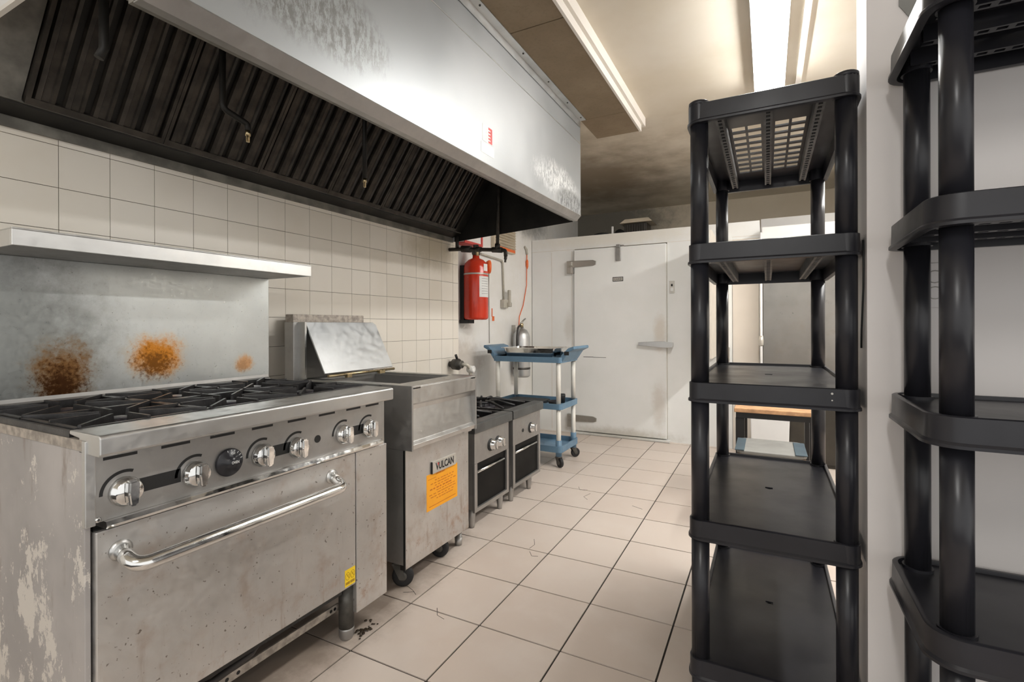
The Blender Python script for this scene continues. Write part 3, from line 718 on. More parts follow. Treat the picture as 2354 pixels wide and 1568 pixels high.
for i, (a, c_) in enumerate(((.05, .30), (.25, .90), (.12, .88), (.25, .95), (.10, .80), (.30, .92), (.08, .95), (.12, .90), (.30, .85))):
    z = .432-i*.0125; h = .0035 if i != 4 else .006
    n_ = 7
    for j in range(n_):
        u0 = a+(c_-a)*j/n_; u1 = u0+(c_-a)/n_*random.uniform(.55, .9)
        bx(b, .8228, .8231, 1.592+.25*u0, 1.592+.25*u1, z-h/2, z+h/2)
bx(b, .8228, .8231, 1.61, 1.825, .303, .306)
obj('notice_print', b, 'label_print', dr)
obj('lettering', place(text_bm('IMPORTANT', .008, .07), (.8228, 1.70, .447), **FX), 'label_print', dr)
def caster(parent, x, y, zt, r=.045, yaw=0., mat='black_rubber'):
    c_, s_ = math.cos(yaw), math.sin(yaw); ax = Vector((-s_, c_, 0))
    hub = Vector((x+c_*r*.45, y+s_*r*.45, r))
    wl_ = obj('caster_wheel', lathe(bmesh.new(), hub-ax*.013, ax, [(0, r*.3), (.0, r*.8), (.003, r*.97), (.008, r), (.018, r), (.023, r*.97), (.026, r*.8), (.026, r*.3)], 26), mat, parent)
    obj('wheel_hub', lathe(bmesh.new(), hub-ax*.016, ax, [(0, r*.18), (0, r*.42), (.032, r*.42), (.032, r*.18)], 16), 'weathered_iron', wl_)
    b = bmesh.new()
    for s in (-1, 1):
        o_ = hub+ax*s*.019
        v = [o_+Vector((-c_*.012, -s_*.012, -.012)), o_+Vector((c_*.012, s_*.012, -.012)), Vector((x+c_*.02, y+s_*.02, zt-.006))+ax*s*.019, Vector((x-c_*.025, y-s_*.025, zt-.006))+ax*s*.019]
        A_ = [b.verts.new(p+ax*.0015) for p in v]; B_ = [b.verts.new(p-ax*.0015) for p in v]
        b.faces.new(A_); b.faces.new(B_[::-1])
        for i in range(4): b.faces.new((A_[i], B_[i], B_[(i+1) % 4], A_[(i+1) % 4]))
    lathe(b, (x, y, zt-.012), (0, 0, 1), [(0, .024), (.012, .026)], 14)
    obj('caster_fork', b, 'weathered_iron', parent)
caster(fr, .745, 1.765, .111, .047, .25); caster(fr, .765, 1.462, .111, .047, .5); caster(fr, .20, 1.50, .111, .047, 0); caster(fr, .20, 1.90, .111, .047, 0)
obj('leg', lathe(bmesh.new(), (.775, 1.922, .11), (0, 0, -1), [(0, .017), (.07, .017), (.07, .020), (.109, .018)], 14), 'stainless_dull', fr)

# ================================================================== TWO LOW STOCK POT STOVES
def stove(y0, y1, nk, label):
    X1 = .765
    t = thing('stock_pot_stove', label, 'stove', (.40, (y0+y1)/2, 0))
    b = bmesh.new(); bx(b, .10, X1-.01, y0, y0+.01, .115, .545); bx(b, .10, X1-.01, y1-.01, y1, .115, .545); bx(b, .10, .115, y0+.01, y1-.01, .115, .545); bx(b, .115, X1-.02, y0+.01, y1-.01, .35, .36)
    obj('cabinet', b, 'stainless_dull', t)
    obj('inner_lining', BX(.40, .41, y0+.01, y1-.01, .115, .35), 'black_enamel', t)
    b = bmesh.new(); bx(b, X1-.012, X1, y0, y1, .372, .545)
    fp = obj('control_panel', b, 'stainless_dull', t, None, .002)
    b = bmesh.new(); bx(b, X1-.012, X1, y0, y0+.028, .10, .372); bx(b, X1-.012, X1, y1-.028, y1, .10, .372); bx(b, X1-.012, X1, y0+.028, y1-.028, .10, .122)
    obj('front_frame', b, 'stainless_dull', t)
    obj('dark_opening', BX(X1-.024, X1-.013, y0+.011, y1-.011, .116, .372), 'black_opening', t)
    obj('pull_bar', tube(bmesh.new(), [(X1-.004, y0+.03, .322), (X1-.004, y1-.06, .322)], .008, 8), 'chrome', t)
    b = bmesh.new(); prism(b, [(X1-.06, .545), (X1+.012, .545), (X1+.016, .55), (X1+.016, .596), (X1+.008, .602), (X1-.06, .602)], 'y', y0-.022, y1+.022)
    obj('front_rail', b, 'rail_grey', t, None, .002)
    b = bmesh.new(); bx(b, .10, X1-.06, y0, y0+.02, .545, .602); bx(b, .10, X1-.06, y1-.02, y1, .545, .602); bx(b, .10, .12, y0+.02, y1-.02, .545, .602); bx(b, .12, X1-.06, y0+.02, y1-.02, .545, .555)
    obj('top_frame', b, 'cast_iron', t)
    cy, cx = (y0+y1)/2, .40
    b = bmesh.new()
    for i in range(12):
        a = i*PI/6; c_, s_ = math.cos(a), math.sin(a); k = 1/max(abs(c_)/.27, abs(s_)/((y1-y0)/2-.02))
        tube(b, [(cx+c_*.07, cy+s_*.07, .618), (cx+c_*.14, cy+s_*.14, .622), (cx+c_*k, cy+s_*k, .597)], .008, 6)
    tube(b, [(cx+.11*math.cos(a*PI/10), cy+.11*math.sin(a*PI/10), .612) for a in range(21)], .008, 6)
    obj('burner_grate', b, 'cast_iron', t)
    obj('burner', lathe(bmesh.new(), (cx, cy, .555), (0, 0, 1), [(0, .10), (.02, .10), (.03, .07), (.04, .07), (.045, .03)], 18), 'burner_iron', t)
    for j, ky in enumerate([y0+.19, y0+.275][:nk] if nk == 2 else [y0+.27]):
        kb = obj('knob', lathe(bmesh.new(), (X1, ky, .445), (1, 0, 0), [(0, .032), (.012, .033), (.014, .028), (.030, .026), (.032, .02), (.032, .001)], 22), 'chrome', t)
        g = bmesh.new(); bx(g, X1+.03, X1+.042, ky-.008, ky+.008, .421, .469); obj('grip', g, 'chrome', kb, None, .003)
        obj('bezel', lathe(bmesh.new(), (X1, ky-.012, .445), (1, 0, 0), [(0, .036), (.004, .036), (.005, .03)], 22), 'black_print', kb)
    b = bmesh.new()
    if nk == 2: lathe(b, (X1, y1-.05, .412), (1, 0, 0), [(0, .014), (.003, .014), (.004, .009), (.001, .008)], 16)
    else: lathe(b, (X1, y0+.14, .448), (1, 0, 0), [(0, .012), (.003, .012)], 12)
    obj('pilot_port', b, 'stainless_dull' if nk == 2 else 'black_print', t)
    for x, y in ((X1-.045, y0+.04 if nk == 2 else y0+.05), (X1-.045, y1-.04 if nk == 2 else y1-.10), (.15, y0+.05), (.15, y1-.05)):
        obj('leg', lathe(bmesh.new(), (x, y, .114), (0, 0, -1), [(0, .021), (.05, .021), (.095, .016), (.1135, .014)], 14), 'stainless_dull', t)
    return t
stove(2.10, 2.505, 2, 'low stainless stock pot stove with two knobs, next to the fryer')
stove(2.565, 2.985, 1, 'low stainless stock pot stove with a single knob, next to the blue cart')
# gas valve on the wall behind the stoves
ZV = -.055
gv = thing('gas_valve', 'grey gas valve and fittings on the tiled wall behind the stoves', 'valve', (.05, 2.97, .80))
obj('valve_body', lathe(bmesh.new(), (.001, 2.965, .90+ZV), (1, 0, 0), [(0, .022), (.03, .022), (.035, .042), (.085, .045), (.10, .030), (.115, .030)], 18), 'weathered_iron', gv)
obj('valve_handle', tube(bmesh.new(), [(.07, 2.965, .94+ZV), (.07, 2.945, .975+ZV)], .010, 8), 'black_print', gv)
obj('valve_pipe', tube(bmesh.new(), [(.10, 2.965, .90+ZV), (.15, 2.985, .90+ZV), (.15, 3.03, .85+ZV), (.15, 3.03, .63)], .014, 10, .02), 'conduit', gv)
obj('valve_tee', lathe(bmesh.new(), (.13, 3.03, .86+ZV), (1, 0, 0), [(0, .028), (.05, .028), (.055, .018)], 14), 'cloth_white', gv)

# ================================================================== BLUE SERVICE CART
ct = thing('service_cart', 'blue plastic three-shelf service cart with pale posts on casters', 'cart', (.42, 3.64, 0))
cx0, cx1, cy0, cy1 = .115, .745, 3.44, 3.84
def cart_tray(z, rim, name):
    b = bmesh.new(); o_ = rrect(cx0, cx1, cy0, cy1, .03, 4); i_ = rrect(cx0+.012, cx1-.012, cy0+.012, cy1-.012, .022, 4)
    n = len(o_)
    lo = [b.verts.new((x, y, z)) for x, y in o_]; hi = [b.verts.new((x, y, z+rim)) for x, y in o_]
    ih = [b.verts.new((x, y, z+rim)) for x, y in i_]; il = [b.verts.new((x, y, z+.012)) for x, y in i_]
    b.faces.new(lo[::-1]); b.faces.new(il)
    for A_, B_ in ((lo, hi), (hi, ih), (ih, il)):
        for k in range(n): b.faces.new((A_[k], A_[(k+1) % n], B_[(k+1) % n], B_[k]))
    return obj(name, b, 'cart_blue', ct)
tp = cart_tray(.842, .045, 'top_shelf'); cart_tray(.465, .045, 'middle_shelf'); cart_tray(.120, .05, 'bottom_shelf')
for s, x in ((-1, cx0), (1, cx1)):
    b = bmesh.new()
    pr_ = [(x-s*.012, .850), (x, .850), (x+s*.055, .930), (x+s*.105, .955), (x+s*.100, .978), (x+s*.05, .962), (x-s*.012, .900)]
    prism(b, pr_, 'y', cy0+.02, cy1-.02)
    obj('push_handle', b, 'cart_blue', ct, None, .008)
    obj('handle_recess', BX(min(x+s*.02, x+s*.06), max(x+s*.02, x+s*.06), cy0+.0165, cy0+.0195, .905, .935), 'black_print', ct)
for x in (cx0+.035, cx1-.035):
    for y in (cy0+.03, cy1-.03):
        b = cyl(bmesh.new(), (x, y, .10), (x, y, .466), .019, 14); obj('post', b, 'cart_post', ct)
        b = cyl(bmesh.new(), (x, y, .509), (x, y, .843), .019, 14); obj('post', b, 'cart_post', ct)
        obj('post_socket', cyl(bmesh.new(), (x, y, .085), (x, y, .215), .025, 14), 'cart_blue', ct)
        caster(ct, x, y, .086, .040, -.6 if y < 3.6 else .9)
pn = obj('steel_pan', BX(.19, .67, 3.49, 3.79, .8550, .858), 'chrome')
me = pn.data
b = bmesh.new(); L = pn.location.copy()
o_ = rrect(.165, .695, 3.468, 3.812, .03, 4); i_ = rrect(.185, .675, 3.488, 3.792, .03, 4); q_ = rrect(.205, .655, 3.508, 3.772, .03, 4); n = len(o_)
a1 = [b.verts.new((x, y, .958)) for x, y in o_]; a0 = [b.verts.new((x, y, .954)) for x, y in o_]; a2 = [b.verts.new((x, y, .958)) for x, y in i_]; a2b = [b.verts.new((x, y, .954)) for x, y in i_]; a3 = [b.verts.new((x, y, .858)) for x, y in q_]; a4 = [b.verts.new((x, y, .8555)) for x, y in q_]
for A_, B_ in ((a0, a1), (a1, a2), (a2, a3), (a2b, a0), (a4, a2b)):
    for k in range(n): b.faces.new((A_[k], A_[(k+1) % n], B_[(k+1) % n], B_[k]))
b.faces.new(a3); b.faces.new(a4[::-1])
bmesh.ops.translate(b, verts=b.verts, vec=-L); bmesh.ops.recalc_face_normals(b, faces=b.faces); b.to_mesh(me); b.free()
tag(pn, 'deep stainless steel pan standing on the blue cart', 'pan')
tag(obj('black_tray', prism(bmesh.new(), rrect(.18, .52, 3.50, 3.76, .03, 4), 'z', .4775, .500), 'black_rubber'), 'flat black tray on the middle shelf of the blue cart', 'tray')
tag(obj('black_bowl', lathe(bmesh.new(), (.635, 3.57, .4775), (0, 0, 1), [(0, .03), (.012, .048), (.04, .055), (.038, .05), (.01, .03)], 18), 'black_rubber'), 'small black bowl on the middle shelf of the blue cart', 'bowl')
tag(obj('black_cup', lathe(bmesh.new(), (.63, 3.74, .4775), (0, 0, 1), [(0, .028), (.06, .032), (.075, .030), (.07, .022)], 16), 'black_rubber'), 'black cup at the back of the blue cart middle shelf', 'cup')

# ================================================================== LEFT WALL FIRE GEAR
XW = -.125
tk = thing('suppression_cylinder', 'red fire suppression cylinder mounted on the wall past the tiles', 'fire cylinder', (.0, 3.36, 1.19))
obj('cylinder', lathe(bmesh.new(), (.0, 3.36, 1.195), (0, 0, 1), [(0, .085), (.008, .100), (.02, .104), (.44, .104), (.48, .095), (.51, .065), (.525, .03), (.55, .028)], 30), 'red_cylinder', tk)
obj('strap', lathe(bmesh.new(), (.0, 3.36, 1.575), (0, 0, 1), [(0, .1045), (.001, .1058), (.013, .1058), (.014, .1045)], 30), 'plate_silver', tk)
obj('wall_bracket', bx(BX(XW+.001, -.085, 3.30, 3.42, 1.17, 1.66), -.115, -.02, 3.28, 3.36, 1.165, 1.1945), 'black_print', tk)
def arc_label(name, a0, a1, z0, z1, r, mat, lab=None):
    b = bmesh.new(); pv = None
    for i in range(9):
        a = a0+(a1-a0)*i/8
        q = [b.verts.new((rr*math.cos(a), 3.36+rr*math.sin(a), z)) for rr, z in ((r, z0), (r+.0012, z0), (r+.0012, z1), (r, z1))]
        if pv:
            for k in range(4): b.faces.new((pv[k], q[k], q[(k+1) % 4], pv[(k+1) % 4]))
        else: b.faces.new(q)
        pv = q
    b.faces.new(pv[::-1]); return obj(name, b, mat, tk, lab)
arc_label('data_label', -.75, .35, 1.385, 1.56, .1042, 'paper_white', 'white paper data label')
b = bmesh.new()
for i in range(7):
    for j in range(2):
        a = -.55+.1*j
        tube(b, [(.1058*math.cos(a+q_*.12), 3.36+.1058*math.sin(a+q_*.12), 1.54-i*.021) for q_ in range(5+j)], .0012, 4)
obj('label_print', b, 'rib_grey', tk)
arc_label('small_label', -.35, .12, 1.605, 1.665, .1042, 'paper_white')
obj('gauge_disc', lathe(bmesh.new(), (.045, 3.455, 1.655), (.75, .55, 0), [(0, .045), (.02, .058), (.035, .058), (.042, .045), (.044, .012)], 22), 'orange_plastic', tk)
obj('valve_head', lathe(bmesh.new(), (.0, 3.36, 1.745), (0, 0, 1), [(0, .03), (.015, .036), (.05, .036), (.06, .024), (.09, .024)], 16), 'weathered_iron', tk)
obj('valve_outlet', tube(bmesh.new(), [(.0, 3.36, 1.775), (.05, 3.30, 1.775), (.05, 3.30, 1.73)], .011, 8, .01), 'brass', tk)
cb = thing('control_box', 'white control box with a red frame above the red cylinder', 'control box', (-.06, 3.40, 1.84))
obj('box', BX(XW+.001, -.025, 3.22, 3.50, 1.845, 2.10), 'paper_white', cb)
b = bmesh.new(); bx(b, -.026, -.018, 3.215, 3.505, 1.836, 1.858); bx(b, -.026, -.018, 3.482, 3.505, 1.858, 2.10); bx(b, -.026, -.018, 3.215, 3.235, 1.858, 2.10); bx(b, XW+.001, -.026, 3.215, 3.505, 1.834, 1.845)
obj('red_frame', b, 'label_red', cb)
bp = thing('gas_pipework', 'dark steel pipe dropping from the hood with a level branch and end nozzle', 'pipe', (.3, 2.96, 1.75))
obj('drop_pipe', tube(bmesh.new(), [(.455, 2.962, 2.44), (.432, 2.962, 1.72)], .0125, 10), 'dark_pipe', bp)
obj('branch_pipe', tube(bmesh.new(), [(.002, 2.962, 1.74), (.13, 2.962, 1.735), (.50, 2.962, 1.700), (.502, 2.962, 1.655)], .0145, 10, .02), 'dark_pipe', bp)
for a, c_, r in (((.39, 2.962, 1.711), (.47, 2.962, 1.703), .021), ((.25, 2.962, 1.725), (.29, 2.962, 1.721), .020), ((.12, 2.962, 1.737), (.20, 2.962, 1.729), .026), ((.432, 2.962, 1.71), (.433, 2.962, 1.752), .020)):
    obj('fitting', cyl(bmesh.new(), a, c_, r, 12), 'dark_pipe', bp)
obj('nozzle', lathe(bmesh.new(), (.502, 2.962, 1.655), (-.1, 0, -1), [(0, .012), (.022, .012), (.024, .008), (.045, .008)], 10), 'weathered_iron', bp)
obj('riser_pipe', tube(bmesh.new(), [(.075, 2.962, 1.74), (.075, 2.962, 1.835)], .014, 10), 'dark_pipe', bp)
for pts in ([(XW+.012, 3.60, 1.86), (XW+.03, 3.55, 1.80), (XW+.05, 3.49, 1.815)], [(-.05, 3.49, 1.832), (-.04, 3.44, 1.805), (-.04, 3.40, 1.832)], [(XW+.012, 3.60, 1.93), (XW+.012, 3.53, 1.91), (XW+.02, 3.506, 1.91)]):
    obj('flexible_line', tube(bmesh.new(), pts, .007, 8), 'hinge_metal', cb)
ld = thing('louvred_vent', 'beige louvred vent cover with an orange printed strip on the side wall', 'vent', (-.1, 4.05, 1.86))
obj('vent_body', BX(XW+.001, -.085, 3.83, 4.27, 1.875, 2.12), 'vent_beige', ld, None, .004)
for i in range(7): obj('louvre', prism(bmesh.new(), [(-.086, 1.925+i*.027), (-.068, 1.918+i*.027), (-.066, 1.922+i*.027), (-.086, 1.938+i*.027)], 'y', 3.85, 4.25), 'vent_beige', ld)
obj('printed_strip', BX(-.085, -.0835, 3.84, 4.26, 1.884, 1.912), 'orange_plastic', ld)
cn = thing('conduit_run', 'cream electrical conduit with an outlet box on the side wall', 'conduit', (-.1, 4.05, 1.3))
obj('conduit_pipe', tube(bmesh.new(), [(XW+.016, 3.62, 1.80), (XW+.016, 4.02, 1.785), (XW+.016, 4.04, 1.76), (XW+.016, 4.06, 1.38)], .010, 8, .02), 'conduit', cn)
obj('outlet_box', BX(XW+.001, XW+.045, 4.01, 4.10, 1.32, 1.40), 'conduit', cn, None, .004)
obj('plug', bx(BX(XW+.045, XW+.075, 4.075, 4.125, 1.33, 1.375), XW+.03, XW+.06, 4.10, 4.135, 1.37, 1.50), 'conduit', cn, None, .008)
tag(obj('wall_cable', tube(bmesh.new(), [(XW+.006, 3.78, 1.74), (XW+.006, 3.785, 1.4), (XW+.006, 3.79, 1.0), (XW+.006, 3.79, .98)], .004, 6), 'hinge_metal'), 'thin grey cable running straight down the side wall', 'cable')
oc = thing('orange_cord', 'orange extension cord hanging down beside the cold room corner', 'cord', (-.1, 4.6, 1.0))
obj('cord', tube(bmesh.new(), [(XW+.01, 4.60, 1.93), (XW+.012, 4.59, 1.75), (XW+.012, 4.585, 1.58), (XW+.012, 4.50, 1.36), (XW+.012, 4.41, 1.24), (XW+.012, 4.385, 1.05), (XW+.012, 4.385, .93)], .0045, 6), 'orange_plastic', oc)
obj('cord_connector', lathe(bmesh.new(), (XW+.018, 4.588, 1.86), (0, 0, -1), [(0, .008), (.02, .014), (.07, .014), (.10, .006)], 10), 'orange_plastic', oc)
obj('cord_hook', tube(bmesh.new(), [(XW+.003, 4.55, 2.0), (XW+.02, 4.57, 1.97), (XW+.012, 4.60, 1.92)], .012, 8), 'conduit', oc)
tag(obj('hanging_tag', bx(BX(XW+.001, XW+.003, 3.84, 3.855, 1.23, 1.31), XW+.001, XW+.003, 3.85, 3.89, 1.19, 1.235), 'orange_plastic'), 'small orange inspection tag hanging on the side wall', 'tag')
ex = thing('fire_extinguisher', 'chrome fire extinguisher standing on a wall hook behind the cart', 'extinguisher', (-.02, 4.27, .62))
obj('shell', lathe(bmesh.new(), (-.02, 4.27, .62), (0, 0, 1), [(0, .07), (.01, .085), (.02, .088), (.40, .088), (.44, .080), (.48, .055), (.495, .025), (.51, .022)], 28), 'galvanised_steel', ex)
obj('valve', lathe(bmesh.new(), (-.02, 4.27, 1.13), (0, 0, 1), [(0, .02), (.035, .02), (.04, .012)], 14), 'brass', ex)
obj('lever', tube(bmesh.new(), [(-.02, 4.25, 1.165), (-.02, 4.32, 1.20), (-.02, 4.36, 1.215)], .008, 8), 'hinge_metal', ex)
obj('hose', tube(bmesh.new(), [(-.02, 4.25, 1.15), (-.02, 4.19, 1.13), (-.02, 4.165, 1.03), (-.02, 4.165, .72)], .010, 8, .03), 'hose_dark', ex)
obj('shell_band', lathe(bmesh.new(), (-.02, 4.27, .70), (0, 0, 1), [(0, .0885), (.001, .0895), (.02, .0895), (.021, .0885)], 28), 'weathered_iron', ex)
obj('hanger', BX(XW+.001, -.10, 4.25, 4.29, .95, 1.15), 'hinge_metal', ex)
obj('hanger_hook', BX(-.10, -.03, 4.255, 4.285, 1.118, 1.124), 'hinge_metal', ex)

# ================================================================== BLACK PLASTIC SHELVING
TIER_Z = (.088, .503, .914, 1.327, 1.745)
def shelving(x0, x1, y0, y1, rc, inset, label, slot_rows, along):
    """along: axis of the ribs under the shelves ('x' or 'y')"""
    t = thing('shelving_unit', label, 'shelf', ((x0+x1)/2, (y0+y1)/2, 0))
    RH = .060
    px = (x0+inset, x1-inset); py = (y0+inset, y1-inset)
    for k, z in enumerate(TIER_Z):
        b = bmesh.new(); n = None
        prof = [(.0, 0), (.006, .001), (.006, .007), (.001, .012), (.0, RH-.002), (-.003, RH), (-.011, RH), (-.013, RH-.010), (-.011, 0)]
        loops = []
        for off, h in prof:
            loops.append([b.verts.new((x, y, z+h)) for x, y in rrect(x0-off, x1+off, y0-off, y1+off, max(.004, rc+off), 6)])
        n = len(loops[0]); loops.append(loops[0])
        for A_, B_ in zip(loops, loops[1:]):
            for i in range(n): b.faces.new((A_[i], A_[(i+1) % n], B_[(i+1) % n], B_[i]))
        bmesh.ops.recalc_face_normals(b, faces=b.faces)
        # deck as a lattice of cells so that slots and the middle hole are real openings
        c = rc*.55+.012
        xs = [x0+.011, x0+c, x1-c, x1-.011]; ys = [y0+.011, y0+c, y1-c, y1-.011]
        holes = []
        if k == len(TIER_Z)-1:
            if along == 'y':
                us = [(x0+.108, x0+.147), (x0+.155, x0+.194), (x1-.194, x1-.155), (x1-.147, x1-.108)]
                vs = [(y0+.22+i*.062, y0+.265+i*.062) for i in range(slot_rows)]
            else:
                us = [(x0+.10+i*.10, x0+.165+i*.10) for i in range(8)]
                vs = [(y0+.075, y0+.095), (y0+.115, y0+.135), (y1-.135, y1-.115)]
            holes = [(u[0], u[1], v[0], v[1]) for u in us for v in vs]
        else:
            mx, my = (x0+x1)/2, (y0+y1)/2
            holes = [(mx-.012, mx+.012, my-.012, my+.012)]
        for h in holes: xs += [h[0], h[1]]; ys += [h[2], h[3]]
        xs = sorted(set(xs)); ys = sorted(set(ys))
        zd0, zd1 = z+RH-.014, z+RH-.009
        def open_(xm, ym):
            if (xm < x0+c or xm > x1-c) and (ym < y0+c or ym > y1-c): return True
            return any(h[0] < xm < h[1] and h[2] < ym < h[3] for h in holes)
        cell = {}
        def V(i, j, s):
            if (i, j, s) not in cell: cell[i, j, s] = b.verts.new((xs[i], ys[j], zd1 if s else zd0))
            return cell[i, j, s]
        full = {(i, j) for i in range(len(xs)-1) for j in range(len(ys)-1) if not open_((xs[i]+xs[i+1])/2, (ys[j]+ys[j+1])/2)}
        for i, j in full:
            b.faces.new((V(i, j, 1), V(i+1, j, 1), V(i+1, j+1, 1), V(i, j+1, 1)))
            b.faces.new((V(i, j+1, 0), V(i+1, j+1, 0), V(i+1, j, 0), V(i, j, 0)))
            if (i-1, j) not in full: b.faces.new((V(i, j, 0), V(i, j, 1), V(i, j+1, 1), V(i, j+1, 0)))
            if (i+1, j) not in full: b.faces.new((V(i+1, j+1, 0), V(i+1, j+1, 1), V(i+1, j, 1), V(i+1, j, 0)))
            if (i, j-1) not in full: b.faces.new((V(i+1, j, 0), V(i+1, j, 1), V(i, j, 1), V(i, j, 0)))
            if (i, j+1) not in full: b.faces.new((V(i, j+1, 0), V(i, j+1, 1), V(i+1, j+1, 1), V(i+1, j+1, 0)))
        for x in px:
            for y in py: lathe(b, (x, y, z+.004), (0, 0, 1), [(0, .0305), (RH-.006, .0305)], 18)
        sh = obj('shelf', b, 'black_plastic', t, None, 0, True, .62)
        if along == 'y': lanes = (x0+.085, (x0+x1)/2, x1-.085); r0, r1 = y0+.03, y1-.03
        else: lanes = (y0+.08, (y0+y1)/2, y1-.08); r0, r1 = x0+.03, x1-.03
        for u in lanes:
            b = bmesh.new()
            def rb(a0, a1, c0, c1):
                if along == 'y': bx(b, a0, a1, c0, c1, z+.010, zd0)
                else: bx(b, c0, c1, a0, a1, z+.010, zd0)
            rb(u-.012, u-.0055, r0, r1); rb(u+.0055, u+.012, r0, r1)
            q = r0+.02
            while q < r1-.02: rb(u-.0055, u+.0055, q, q+.012); q += .030
            obj('rib', b, 'rib_grey' if along == 'y' else 'black_plastic', sh)
        if k in (2,) or along == 'x':
            b = bmesh.new(); sx = x1-.065 if along == 'y' else x0+.17
            lathe(b, (sx, y0-.0002, z+.046), (0, -1, 0), [(0, .003), (.001, .003)], 8)
            if along == 'y': lathe(b, (sx, y0-.0002, z+.028), (0, -1, 0), [(0, .002), (.001, .002)], 8)
            obj('rivet_dot', b, 'plate_silver', sh)
    segs = [(.0005, TIER_Z[0]+.004)] + [(TIER_Z[i]+RH-.002, TIER_Z[i+1]+.005) for i in range(4)]
    for x in px:
        for y in py:
            for a, c_ in segs: obj('post', cyl(bmesh.new(), (x, y, a), (x, y, c_), .0258, 20), 'black_plastic', t)
            obj('post_cap', lathe(bmesh.new(), (x, y, TIER_Z[4]+RH-.004), (0, 0, 1), [(0, .0305), (.012, .0300), (.015, .026), (.015, .001)], 20), 'black_plastic', t)
    return t
shelving(2.004, 2.433, 1.322, 2.215, .035, .029, 'five-tier black plastic shelving unit standing in the aisle at the end of the partition wall', 9, 'y')
shelving(2.487, 3.40, .945, 1.322, .055, .050, 'five-tier black plastic shelving unit set flat against the partition wall', 3, 'x')
# on the partition wall
op = thing('outlet_plate', 'cream outlet plate on the partition wall behind the shelving', 'outlet', (2.585, 1.333, 1.18))
obj('plate', BX(2.545, 2.625, 1.330, 1.3345, 1.185, 1.297), 'partition_paint', op, None, .002)
for z in (1.262, 1.222): obj('socket', tube(bmesh.new(), [(2.585+.015*math.cos(a*PI/8), 1.3295, z+.015*math.sin(a*PI/8)) for a in range(17)], .0012, 5), 'hinge_metal', op)
ps = thing('wall_notice', 'grey and red printed notice high on the partition wall above the shelving', 'notice', (2.62, 1.333, 1.86))
obj('sheet', prism(bmesh.new(), [(2.515, 1.98), (2.515, 1.955), (2.545, 1.905), (2.76, 2.02), (2.76, 2.2), (2.54, 2.2)], 'y', 1.332, 1.3345), 'stool_grey', ps)
obj('red_band', prism(bmesh.new(), [(2.545, 1.905), (2.551, 1.890), (2.77, 2.005), (2.76, 2.02)], 'y', 1.332, 1.3345), 'label_red', ps)
tag(obj('power_cord', tube(bmesh.new(), [(2.4435, 1.368, 1.37), (2.4435, 1.362, 1.30), (2.4435, 1.366, 1.24), (2.4435, 1.395, 1.13), (2.4435, 1.40, 1.08)], .0026, 6), 'black_print'), 'black power cord hanging down the end face of the partition wall', 'cord')

# ================================================================== BEHIND THE AISLE SHELVING
rf = thing('refrigerator', 'stainless upright refrigerator standing to the right of the cold room', 'refrigerator', (2.6, 4.98, 0))
obj('body', BX(2.178, 2.96, 4.64, 5.40, .10, 2.0), 'fridge_steel', rf)
for a, c_ in ((2.181, 2.600), (2.606, 2.957)):
    d_ = obj('door', BX(a, c_, 4.60, 4.64, .42, 1.83), 'fridge_steel', rf, None, .004)
    hx_ = c_-.03 if a < 2.3 else a+.012
    obj('door_handle', tube(bmesh.new(), [(hx_, 4.60, 1.42), (hx_, 4.565, 1.42), (hx_, 4.565, 1.05), (hx_, 4.60, 1.05)], .008, 8, .015), 'chrome', d_)
obj('top_panel', BX(2.178, 2.96, 4.605, 4.64, 1.84, 2.0), 'lamp_metal', rf)
obj('base_grille', BX(2.185, 2.955, 4.625, 4.64, .10, .41), 'dark_cabinet', rf)
for x in (2.23, 2.9):
    for y in (4.70, 5.34): obj('leg', cyl(bmesh.new(), (x, y, .0), (x, y, .10), .02, 12), 'black_print', rf)
tag(obj('dark_cabinet', bx(BX(2.36, 2.88, 4.36, 4.57, .03, .62), 2.38, 2.86, 4.375, 4.56, .0, .03), 'dark_cabinet', None, None, .004), 'low dark brown cabinet in front of the refrigerator', 'cabinet')
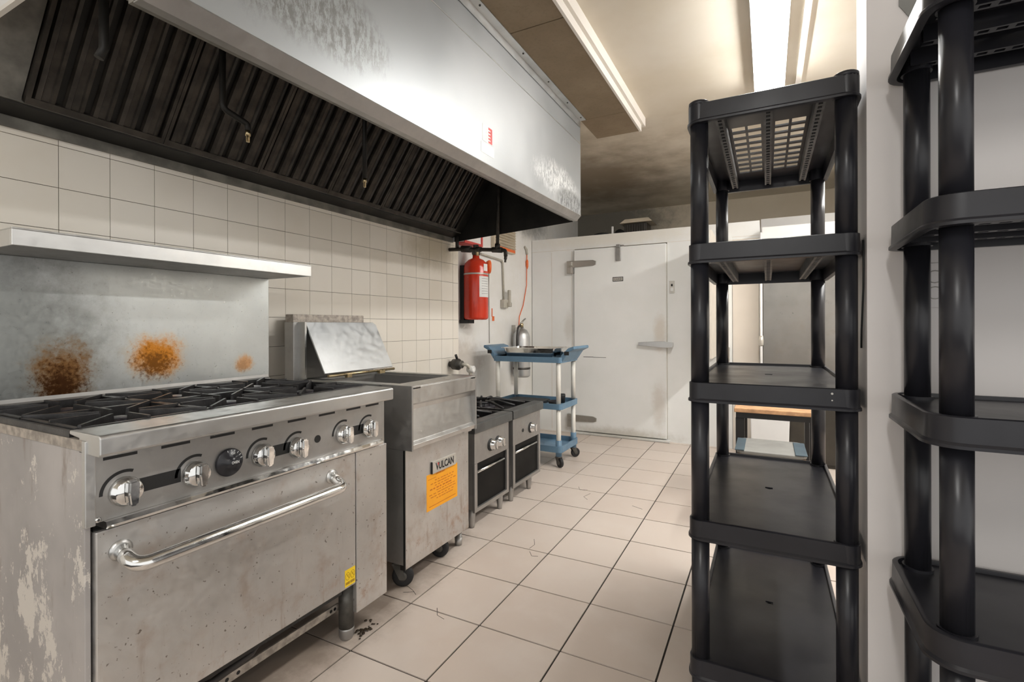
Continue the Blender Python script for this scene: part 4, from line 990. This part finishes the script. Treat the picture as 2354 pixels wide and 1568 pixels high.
tag(obj('white_bin', bx(prism(bmesh.new(), [(2.10, 0.0), (2.36, 0.0), (2.375, .50), (2.085, .50)], 'y', 4.24, 4.34), 2.08, 2.38, 4.235, 4.345, .50, .52), 'white_box', None, None, .006), 'white box bin standing under the wooden-topped table', 'bin')
tb = thing('work_table', 'small black-legged table with a wooden top behind the aisle shelving', 'table', (2.27, 3.45, 0))
obj('table_top', BX(2.025, 2.50, 3.19, 3.72, .590, .617), 'wood', tb, None, .004)
b = bmesh.new(); bx(b, 2.035, 2.49, 3.20, 3.23, .555, .590); bx(b, 2.035, 2.49, 3.68, 3.71, .555, .590); bx(b, 2.035, 2.06, 3.23, 3.68, .555, .590); bx(b, 2.465, 2.49, 3.23, 3.68, .555, .590)
obj('apron', b, 'black_print', tb)
for x in (2.033, 2.44):
    for y in (3.205, 3.65): obj('leg', BX(x, x+.052, y, y+.05, .0, .555), 'black_print', tb, None, .003)
ss = thing('step_stool', 'grey-topped step stool with blue ends in front of the wooden-topped table', 'stool', (2.22, 2.93, 0))
obj('seat', prism(bmesh.new(), rrect(2.06, 2.40, 2.75, 3.10, .04, 5), 'z', .435, .452), 'stool_grey', ss, None, .004)
for a, c_ in ((2.052, 2.10), (2.345, 2.402)): obj('seat_end', BX(a, c_, 2.748, 3.06, .4525, .458), 'stool_blue', ss, None, .002)
obj('seat_edge', BX(2.065, 2.395, 2.755, 3.09, .405, .4345), 'wood_dark', ss, None, .003)
for x in (2.07, 2.355):
    for y in (2.765, 3.05): obj('leg', prism(bmesh.new(), [(x, .405), (x+.04, .405), (x+.038, 0), (x+.010, 0)], 'y', y, y+.03), 'wood_dark', ss)
wp = thing('white_hose_pipe', 'white vertical pipe with a coupling beside the refrigerator door', 'pipe', (2.165, 4.56, .3))
obj('pipe', tube(bmesh.new(), [(2.166, 4.575, 1.95), (2.168, 4.575, .0)], .011, 8), 'white_paint', wp)
obj('coupling', lathe(bmesh.new(), (2.167, 4.575, .96), (0, 0, 1), [(0, .015), (.01, .021), (.05, .021), (.09, .015)], 12), 'plate_silver', wp)
